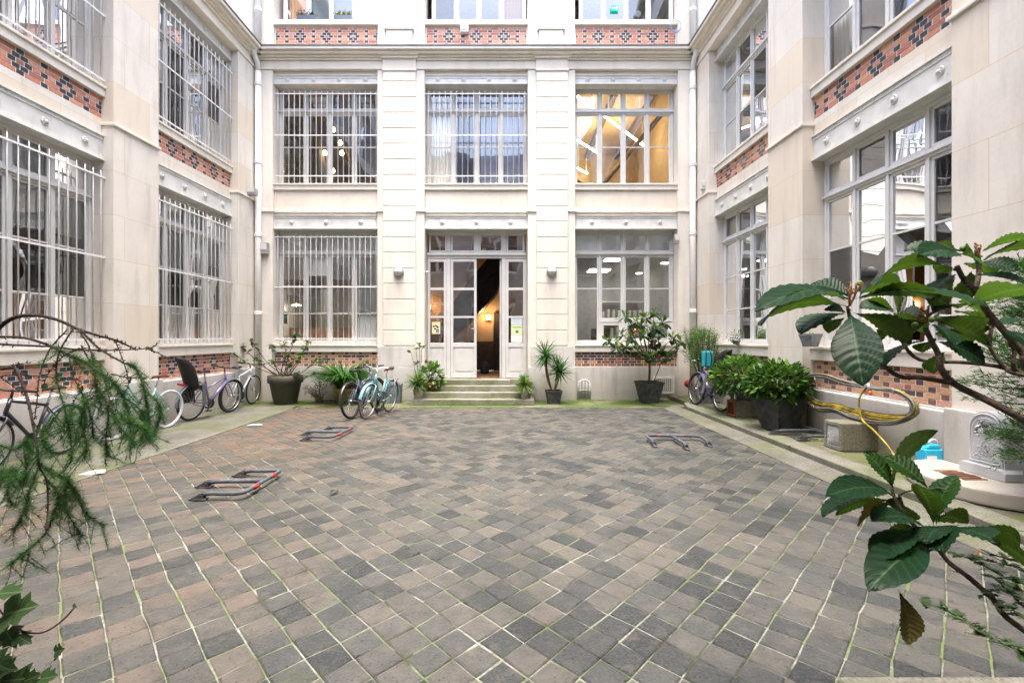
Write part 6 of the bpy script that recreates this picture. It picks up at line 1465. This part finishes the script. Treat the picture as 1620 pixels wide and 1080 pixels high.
# lower branch with its rosettes
Q2 = zoomed(1290, 670, 2.633)
lb = MB(); branch([root, Vector((2.1, 1.3, .35)), Vector((1.85, 1.3, .55)), Q2(869, 860, 1.42), Q2(740, 730, 1.5), Q2(640, 640, 1.55), Q2(560, 580, 1.6), Q2(510, 520, 1.62), Q2(450, 460, 1.64), Q2(390, 400, 1.66), Q2(340, 330, 1.68), Q2(318, 272, 1.7)], .010, .005, lb)
branch([Q2(530, 545, 1.6), Q2(500, 520, 1.58), Q2(455, 535, 1.56)], .004, .003, lb, 2)
for a in ((325, 305, 45, 300, 85, T_, 0, 1.68, 1.5, .10), (300, 330, 28, 385, 30, T_, 0, 1.68, 1.55, .09), (320, 320, 85, 380, 50, U_, 0, 1.7, 1.75, .10), (330, 330, 178, 425, 40, U_, 2, 1.7, 1.65, .09), (325, 275, 203, 118, 62, T_, 1, 1.7, 1.75, .09), (325, 268, 508, 28, 55, U_, 1, 1.7, 1.9, .09),
          (475, 275, 285, 135, 75, T_, 1, 1.65, 1.75, .09), (340, 330, 365, 400, 85, U_, 0, 1.72, 1.8, .10), (492, 425, 418, 250, 78, U_, 1, 1.62, 1.6, .09), (505, 420, 588, 215, 90, T_, 1, 1.62, 1.65, .10), (450, 430, 233, 402, 55, T_, 0, 1.64, 1.55, .10), (455, 450, 280, 465, 40, U_, 0, 1.66, 1.68, .09),
          (455, 455, 245, 580, 100, T_, 0, 1.64, 1.5, .11), (480, 500, 220, 695, 160, T_, 0, 1.62, 1.42, .13), (440, 455, 365, 550, 85, U_, 0, 1.68, 1.75, .10), (545, 430, 462, 500, 85, T_, 0, 1.6, 1.52, .11), (545, 425, 535, 535, 125, T_, 0, 1.6, 1.48, .12), (500, 415, 635, 412, 50, U_, 0, 1.64, 1.75, .10),
          (560, 440, 770, 500, 55, T_, 0, 1.6, 1.45, .11), (700, 480, 890, 585, 95, U_, 0, 1.5, 1.35, .12), (620, 460, 850, 500, 60, U_, 0, 1.55, 1.6, .10), (345, 690, 385, 920, 82, U_, 2, 1.5, 1.42, .10), (360, 300, 340, 360, 60, U_, 0, 1.7, 1.7, .1), (470, 275, 400, 275, 12, T_, 0, 1.65, 1.66, .03)):
    LV(*a, ZQ=Q2, scale=2.633)
for a, e in (((345, 300, 1.7), (420, 277, 1.66)), ((545, 275, 1.62), (470, 275, 1.65)),):
    stl = MB(); stl.tube(smooth_path([Q2(*a), Q2((a[0] + e[0]) / 2, (a[1] + e[1]) / 2 - 8, 1.66), Q2(*e)], 3), .003, 6); stl.build('leaf_stalk', STEMG, t_)
br.build('branches', BARKL, t_); lb.build('low_branch', BARKL, t_); ll.build('leaves', [L_LOQ, L_LOQY, L_LOQD], t_);

# holly sprays low right
t_ = thing('holly_bush', (1.95, 1.25, 0), 'dark spiny holly sprays at the lower right corner', 'bush'); b = MB(); lf = MB()
def holly(p, d_, n_, L, W, mi=0):
    d_ = d_.normalized(); n_ = (n_ - d_ * n_.dot(d_)).normalized(); s = d_.cross(n_); outl = []
    for sg in (1, -1):
        pts = [(0, .04), (.10, .55), (.2, .28), (.33, .95), (.45, .42), (.58, .85), (.70, .32), (.82, .5), (.9, .16)]
        outl.append([(t1, sg * w1) for t1, w1 in pts])
    ring_ = outl[0] + [(1.0, 0)] + outl[1][::-1]
    vs = [p + d_ * L * t1 + s * w1 * W / 2 + n_ * abs(w1) * W * .18 for t1, w1 in ring_] + [p + d_ * L * t1 for t1 in (.05, .25, .5, .75)]
    uv = [(t1, .5 + w1 / 2) for t1, w1 in ring_] + [(t1, .5) for t1 in (.05, .25, .5, .75)]
    nr = len(ring_); fs = []
    cs = [nr, nr, nr + 1, nr + 1, nr + 2, nr + 2, nr + 3, nr + 3, nr + 3]
    for i in range(nr - 1):
        j = i if i < 9 else nr - 2 - i
        ci = cs[min(j, 8)]; fs.append((i, i + 1, ci))
        jn = j + 1 if i < 9 else j - 1
        cn = cs[min(max(jn, 0), 8)]
        if cn != ci: fs.append((i + 1, cn, ci))
    lf.add(vs, [f[::-1] for f in fs], mi, False, uv)
for pts, n_ in (([(869, 945, 1.25), (780, 915, 1.28), (690, 870, 1.3), (620, 820, 1.33), (580, 795, 1.35), (520, 765, 1.38), (430, 735, 1.4)], 12), ([(869, 665, 1.5), (790, 640, 1.52), (720, 600, 1.55), (650, 565, 1.58), (600, 545, 1.6)], 13), ([(869, 760, 1.45), (800, 690, 1.48), (740, 640, 1.5)], 10),
                ([(900, 830, 1.4), (830, 780, 1.43), (780, 750, 1.45)], 8), ([(900, 580, 1.6), (800, 560, 1.62), (730, 545, 1.65)], 10), ([(890, 700, 1.5), (760, 690, 1.5), (690, 715, 1.5)], 9), ([(900, 640, 1.55), (850, 600, 1.55), (760, 580, 1.6)], 9)):
    P_ = [Q2(*p) for p in pts]; q0 = P_[0]; full = smooth_path([Vector((2.05, 1.25, .02)), Vector((1.95, 1.3, q0.z * .55)), q0 + Vector((.08, 0, -.03))] + P_, 4); b.tube(full, [.004 - .0025 * i / len(full) for i in range(len(full))], 5)
    sp = smooth_path(P_, 6)
    for i, p in enumerate(sp):
        for q in range(2 if i % 2 else 1):
            d_ = rdir(-.3, .6); d_.z *= .5; L_ = rnd(.026, .042) * (1.7 if i < 5 and n_ == 12 else 1); holly(p, d_, Vector((0, 0, 1)) + rdir() * .5, L_, L_ * .62)
b.build('stems', STEMG, t_); lf.build('foliage', [L_HOLLY], t_)

# larch at left: drooping dark twigs with needle tufts
t_ = thing('larch_tree', (-2.75, 1.7, 0), 'larch reaching in from the left with bare knobbly twigs and drooping green needles', 'tree'); b = MB(); nd = MB()
Q3 = zoomed(0, 480, 2.57); Yl = 1.85
trunk0 = Vector((-2.75, 1.7, 0)); b.tube(smooth_path([trunk0, Vector((-2.7, 1.75, .8)), Vector((-2.6, 1.8, 1.6)), Vector((-2.62, 1.8, 2.4))], 4), .045, 10)
def needles(p, d_, n, L=.034):
    for _ in range(n):
        dd = (d_ * .35 + rdir()).normalized(); leaf(nd, p, p + dd * L * rnd(.6, 1.1), .0014, rdir(), 1, 0, 0, 0 if rnd(0, 1) < .93 else 1, 'strap', nacross=1)
twigs = [
 ([(-260, 220), (-60, 160), (0, 95), (60, 57), (140, 48), (230, 65), (320, 105), (400, 130), (470, 150), (550, 185)], .010, .003, 0),
 ([(-260, 150), (-60, 150), (0, 165), (200, 175), (330, 188), (450, 190), (600, 182), (640, 165)], .006, .0015, 0), ([(600, 183), (640, 200), (690, 225)], .002, .001, 0),
 ([(-260, 150), (-60, 130), (0, 135), (100, 140), (200, 170), (280, 210), (350, 240), (420, 290), (470, 330), (500, 380), (520, 440), (530, 490)], .006, .0015, 1),
 ([(320, 110), (360, 170), (380, 240), (390, 330), (400, 400)], .003, .0015, 1), ([(330, 110), (400, 180), (500, 240), (550, 260), (580, 330), (600, 430), (612, 565)], .004, .0015, 1),
 ([(470, 155), (510, 260), (522, 330), (500, 370)], .002, .0012, 0), ([(400, 130), (440, 140), (500, 160), (560, 190)], .0025, .001, 0),
 ([(-260, 260), (-60, 270), (0, 265), (60, 262), (80, 300), (110, 380), (130, 470), (150, 580), (160, 660), (190, 720), (195, 830), (185, 920)], .007, .002, 0),
 ([(150, 640), (210, 690), (270, 712), (262, 780), (275, 850), (330, 940)], .003, .001, 2), ([(160, 660), (120, 760), (100, 840), (60, 920)], .002, .001, 2), ([(190, 720), (240, 780), (215, 860), (180, 940), (100, 1010), (40, 1060)], .0025, .001, 2), ([(270, 712), (310, 770), (345, 850), (420, 900)], .002, .001, 2),
 ([(270, 110), (200, 190), (160, 300), (150, 400), (140, 470)], .0025, .0015, 0), ([(300, 100), (240, 200), (230, 300), (260, 420), (285, 520), (290, 640)], .003, .001, 1), ([(0, 262), (60, 250), (130, 238)], .003, .001, 0),
 ([(-40, 300), (90, 290), (190, 300), (330, 312)], .0025, .001, 0), ([(350, 180), (270, 205), (200, 280), (170, 350)], .0025, .001, 0), ([(330, 170), (380, 270), (400, 350), (440, 430), (430, 560), (440, 620)], .0025, .001, 1), ([(420, 300), (450, 400), (470, 480), (520, 540), (545, 575)], .002, .001, 1),
 ([(560, 270), (590, 350), (640, 400), (650, 460), (620, 540)], .002, .001, 1), ([(470, 330), (420, 360), (350, 400), (330, 480), (350, 560), (345, 630)], .002, .001, 1), ([(280, 210), (300, 300), (340, 380), (370, 460), (380, 540)], .002, .001, 1), ([(500, 380), (560, 420), (590, 480), (575, 560)], .002, .001, 1), ([(260, 420), (220, 470), (180, 520)], .0015, .001, 1), ([(340, 340), (300, 400), (290, 470), (320, 560)], .0015, .001, 1),
 ([(-50, 560), (60, 590), (110, 560), (120, 620), (95, 700)], .0025, .001, 2), ([(-60, 650), (20, 690), (60, 680), (30, 760), (50, 820)], .0025, .001, 2), ([(110, 380), (60, 340), (0, 300)], .002, .001, 0), ([(-40, 740), (30, 700), (90, 720), (110, 690)], .002, .001, 2), ([(130, 470), (175, 540), (200, 600)], .0015, .001, 1), ([(400, 400), (460, 420), (510, 470), (560, 500), (600, 520)], .0015, .001, 1)]
for pts, r0, r1, g_ in twigs:
    Yb = Yl + rnd(-.12, .12); P_ = [Q3(x, y, Yb + rnd(-.02, .02) - .0002 * y) for x, y in pts]; p = smooth_path(P_, 6); b.tube(p, [r0 + (r1 - r0) * i / (len(p) - 1) for i in range(len(p))], 6)
    for i in range(1, len(p)):
        if p[i].x < -2.4: continue
        for _ in range(2):       # knobbly short shoots
            if rnd(0, 1) < .75: q = p[i].lerp(p[i - 1], rnd(0, 1)); dd = rdir(); b.tube([q, q + dd * rnd(.006, .014)], [.0026, .0014], 5)
        frac = i / len(p)
        if g_ and (frac > .38 or g_ == 2):
            for _ in range(3):
                q = p[i].lerp(p[i - 1], rnd(0, 1)); needles(q, (p[i] - p[i - 1]).normalized(), 26 if g_ == 1 else 24)
            if rnd(0, 1) < .62:   # side twiglet hanging down
                q = p[i]; dd = Vector((rnd(-.8, .8), rnd(-.5, .5), -rnd(.3, 1))).normalized(); L_ = rnd(.04, .11); e = q + dd * L_; b.tube([q, q.lerp(e, .5) + rdir() * .006, e], .0009, 4)
                for k in range(6): needles(q.lerp(e, k / 5), dd, 20)
b.build('trunk_and_twigs', BARK, t_); nd.build('needles', [L_NEED, L_NEEDY], t_)

# ivy at the lower left corner
t_ = thing('ivy', (-1.9, 1.2, 0), 'dark lobed ivy leaves on thin stems in the lower left corner', 'ivy'); b = MB(); lf = MB(); Q4 = zoomed(0, 900, 6.0)
def ivyleaf(p, d_, n_, s_, mi=0):
    d_ = d_.normalized(); n_ = (n_ - d_ * n_.dot(d_)).normalized(); s = d_.cross(n_)
    o_ = [(0, .0), (-.12, .30), (.22, .62), (.34, .30), (.62, .42), (.66, .20), (1.0, 0), (.66, -.20), (.62, -.42), (.34, -.30), (.22, -.62), (-.12, -.30)]
    vs = [p + d_ * s_ * a1 + s * s_ * w1 + n_ * abs(w1) * s_ * rnd(.0, .2) for a1, w1 in o_] + [p + d_ * s_ * .35]
    lf.add(vs, [((i + 1) % 12, i, 12) for i in range(12)], mi, False, [(a1, .5 + w1 * .8) for a1, w1 in o_] + [(.35, .5)])
for (x, y, ex, ey, s_) in ((60, 590, 150, 740, .052), (30, 430, 380, 340, .075), (-10, 230, 230, 210, .06), (230, 1060, 380, 1000, .05), (380, 1040, 540, 1010, .05), (-80, 950, 20, 950, .07), (20, 1060, 200, 1040, .06), (-80, 1050, 0, 1060, .06), (520, 790, 620, 750, .03), (180, 640, 250, 680, .04), (-40, 640, 20, 650, .05), (-100, 860, -20, 900, .06), (100, 1080, 180, 1090, .08)):
    a_ = Q4(x, y, 1.25); e_ = Q4(ex, ey, 1.25); dd = (e_ - a_); vv = (Vector((0, 0, H)) - a_).normalized(); n_ = vv + Vector((0, 0, rnd(.2, 1))) + rdir() * .3; ivyleaf(a_, dd, n_, max(s_, dd.length))
for pts in ([(-200, 700), (0, 550), (80, 470), (120, 410)], [(90, 480), (170, 560), (270, 600), (400, 600), (520, 540), (620, 460), (700, 370)], [(-200, 500), (-50, 360), (30, 430), (80, 470)], [(-200, 900), (-60, 950), (100, 1060), (300, 1050), (500, 1030)], [(-150, 600), (0, 598), (120, 600), (250, 590)], [(520, 860), (560, 790), (560, 700)], [(-200, 300), (-60, 240), (0, 235)]):
    P_ = [Q4(x, y, 1.26) for x, y in pts]; b.tube(smooth_path(P_, 4), .0022, 5)
b.tube(smooth_path([Vector((-1.9, 1.2, 0)), Vector((-1.75, 1.22, .4)), Q4(-200, 900, 1.26), Q4(-200, 500, 1.26), Q4(-200, 300, 1.26)], 5), .006, 6)
p = Q4(705, 360, 1.25); ivyleaf(p, Vector((.1, 0, 1)), Vector((0, -1, .2)), .012, 1)
b.build('stems', BARK, t_); lf.build('foliage', [L_IVY, L_BRIGHT], t_)

# fallen leaves and weeds in the joints
FL = leaf_mat('fallen brown leaf', (.12, .06, .03), (.14, .08, .04), (.2, .12, .06), .7, veins=False); FLD = leaf_mat('fallen dark leaf', (.04, .045, .04), (.05, .05, .04), (.06, .06, .05), .7, veins=False)
for i, (x, y, m_, L, lab) in enumerate(((534, 777, FLD, .12, 'curled dark leaf lying alone in the middle left of the setts'), (1040, 637, FL, .16, 'fallen brown leaf at the foot of the potted loquat tree'), (1545, 877, FL, .07, 'small pale brown leaf by the holly sprays'))):
    p = G(x, y, .012); lf = MB(); a = rnd(0, 6); leaf(lf, p, p + Vector((math.cos(a) * L, math.sin(a) * L, .01)), L * .45, (0, 0, 1), 6, .5, .12, 0); tag(lf.build('fallen_leaf', [m_], origin=p), lab, 'leaf', 'fallen leaves')
lf = MB()
for _ in range(520):
    i, j = random.randint(-40, 60), random.randint(-40, 60); e = random.random(); o_ = a1 * i + a2 * j + Vector((-.02, .05)); q = o_ + (a1 if random.random() < .5 else a2) * e
    if not (LE < q.x < RE and 1.6 < q.y < FE): continue
    if math.sin(q.x * 2.3 + 1) * math.sin(q.y * 1.7) < .15: continue
    for _k in range(random.randint(3, 8)):
        p = Vector((q.x + rnd(-.012, .012), q.y + rnd(-.012, .012), -.004)); d_ = rdir(.2, 1); leaf(lf, p, p + d_ * rnd(.008, .022), .007, rdir(), 2, 0, .1, random.choice((0, 1)))
for _ in range(500):
    x = rnd(LE, 3.4); p = Vector((x, YF - .055 + rnd(-.06, .03), .0)) if random.random() < .6 else Vector((3.83, rnd(3, 10.2), .0))
    if -2.2 < p.x < .67: p.y = 11.31
    for _k in range(4): d_ = rdir(.2, 1); leaf(lf, p, p + d_ * rnd(.015, .05), .008, rdir(), 2, 0, .1, random.choice((0, 1)))
tag(lf.build('joint_weeds', [L_BRIGHT, L_MID]), 'tiny weeds growing in the paving joints', 'weeds', kind='stuff')
# window boxes with flowers on the second floor sill, toy and plant behind panes
for (x0, x1, mf, fc, lab) in ((471, 500, 'violet flower', (.25, .12, .45), 'slate window box with violet flowers on the top left sill of the end wall'), (529, 557, 'yellow flower', (.6, .5, .08), 'slate window box with trailing yellow flowers on the top left sill of the end wall')):
    Yb = YF + .14; xa, xb = (x0 - CX) / F * Yb, (x1 - CX) / F * Yb; t_ = thing('window_box', ((xa + xb) / 2, Yb, 9.661), lab, 'window box', 'window boxes on the top left sill'); b = MB(); b.box(xa, xb, Yb - .07, Yb + .09, 9.661, 9.80); b.build('box', MATS['slate mudguard'], t_, bevel=.008)
    lf = MB(); FM = mat(mf, fc, .6)
    for _ in range(110): p = Vector((rnd(xa, xb), Yb + rnd(-.05, .07), 9.80)); e = p + Vector((rnd(-.06, .06), rnd(-.06, .03), rnd(-.04, .16))); leaf(lf, p, e, .025, rdir(), 2, 0, .1, 0)
    lf.build('foliage', [L_MID], t_); b = MB()
    for _ in range(22): b.ball(Vector((rnd(xa, xb), Yb + rnd(-.06, .04), 9.80 + rnd(.03, .17))), .018, 0, (1, 1, .7), 6, 4)
    b.build('flowers', FM, t_)
c = Vector((-5.68, YF + .95, 4.95)); t_ = potted('indoor_plant', c, 'tall leafy indoor plant behind the left panes of the far upper left window'); h = roundpot(.16, .22, .4, CONC)(t_); lf = MB(); b = MB(); b.tube([c + Vector((0, 0, .3)), c + Vector((.02, 0, 2.6))], .02, 6)
for _ in range(420): z = rnd(.7, 2.9); a = rnd(0, 2 * PI); p = c + Vector((math.cos(a) * rnd(.05, .34), math.sin(a) * rnd(.0, .25), z)); leaf(lf, p, p + rdir(-1, .4) * .14, .07, (0, -1, .5), 3, .1, .1, 0)
b.build('trunk', STEMB, t_); lf.build('foliage', [L_MID], t_)
YT = mat('yellow toy plastic', (.75, .50, .02), .4)
for (x, s_, lab) in ((38, 1.0, 'yellow plastic toy animal behind the bars of the near left window'),):
    Yt = 6.45; c = Vector((LX - .72, 6.78, 1.60)); b = MB(); b.ball(c + Vector((0, 0, .09)), .10, 0, (.9, 2.0, .75), 16, 10); b.ball(c + Vector((0, .23, .17)), .075, 0, (1, 1, 1), 14, 8)
    for dy in (-.15, .12):
        for dx in (-.05, .05): b.lathe([(.03, -.06), (.035, .0), (.03, .06)], 10, Matrix.Translation(c + Vector((dx, dy, .0))))
    b.ball(c + Vector((.03, .23, .26)), .02); b.ball(c + Vector((-.03, .23, .26)), .02); b.ball(c + Vector((0, -.2, .14)), .03)
    tag(b.build('toy_animal', YT, origin=c), lab, 'toy')
b = MB(); b.box(LX - 1.0, LX - .605, 5.0, 7.9, 1.44, 1.50); b.build('window_shelf', ROOMW, leftw)
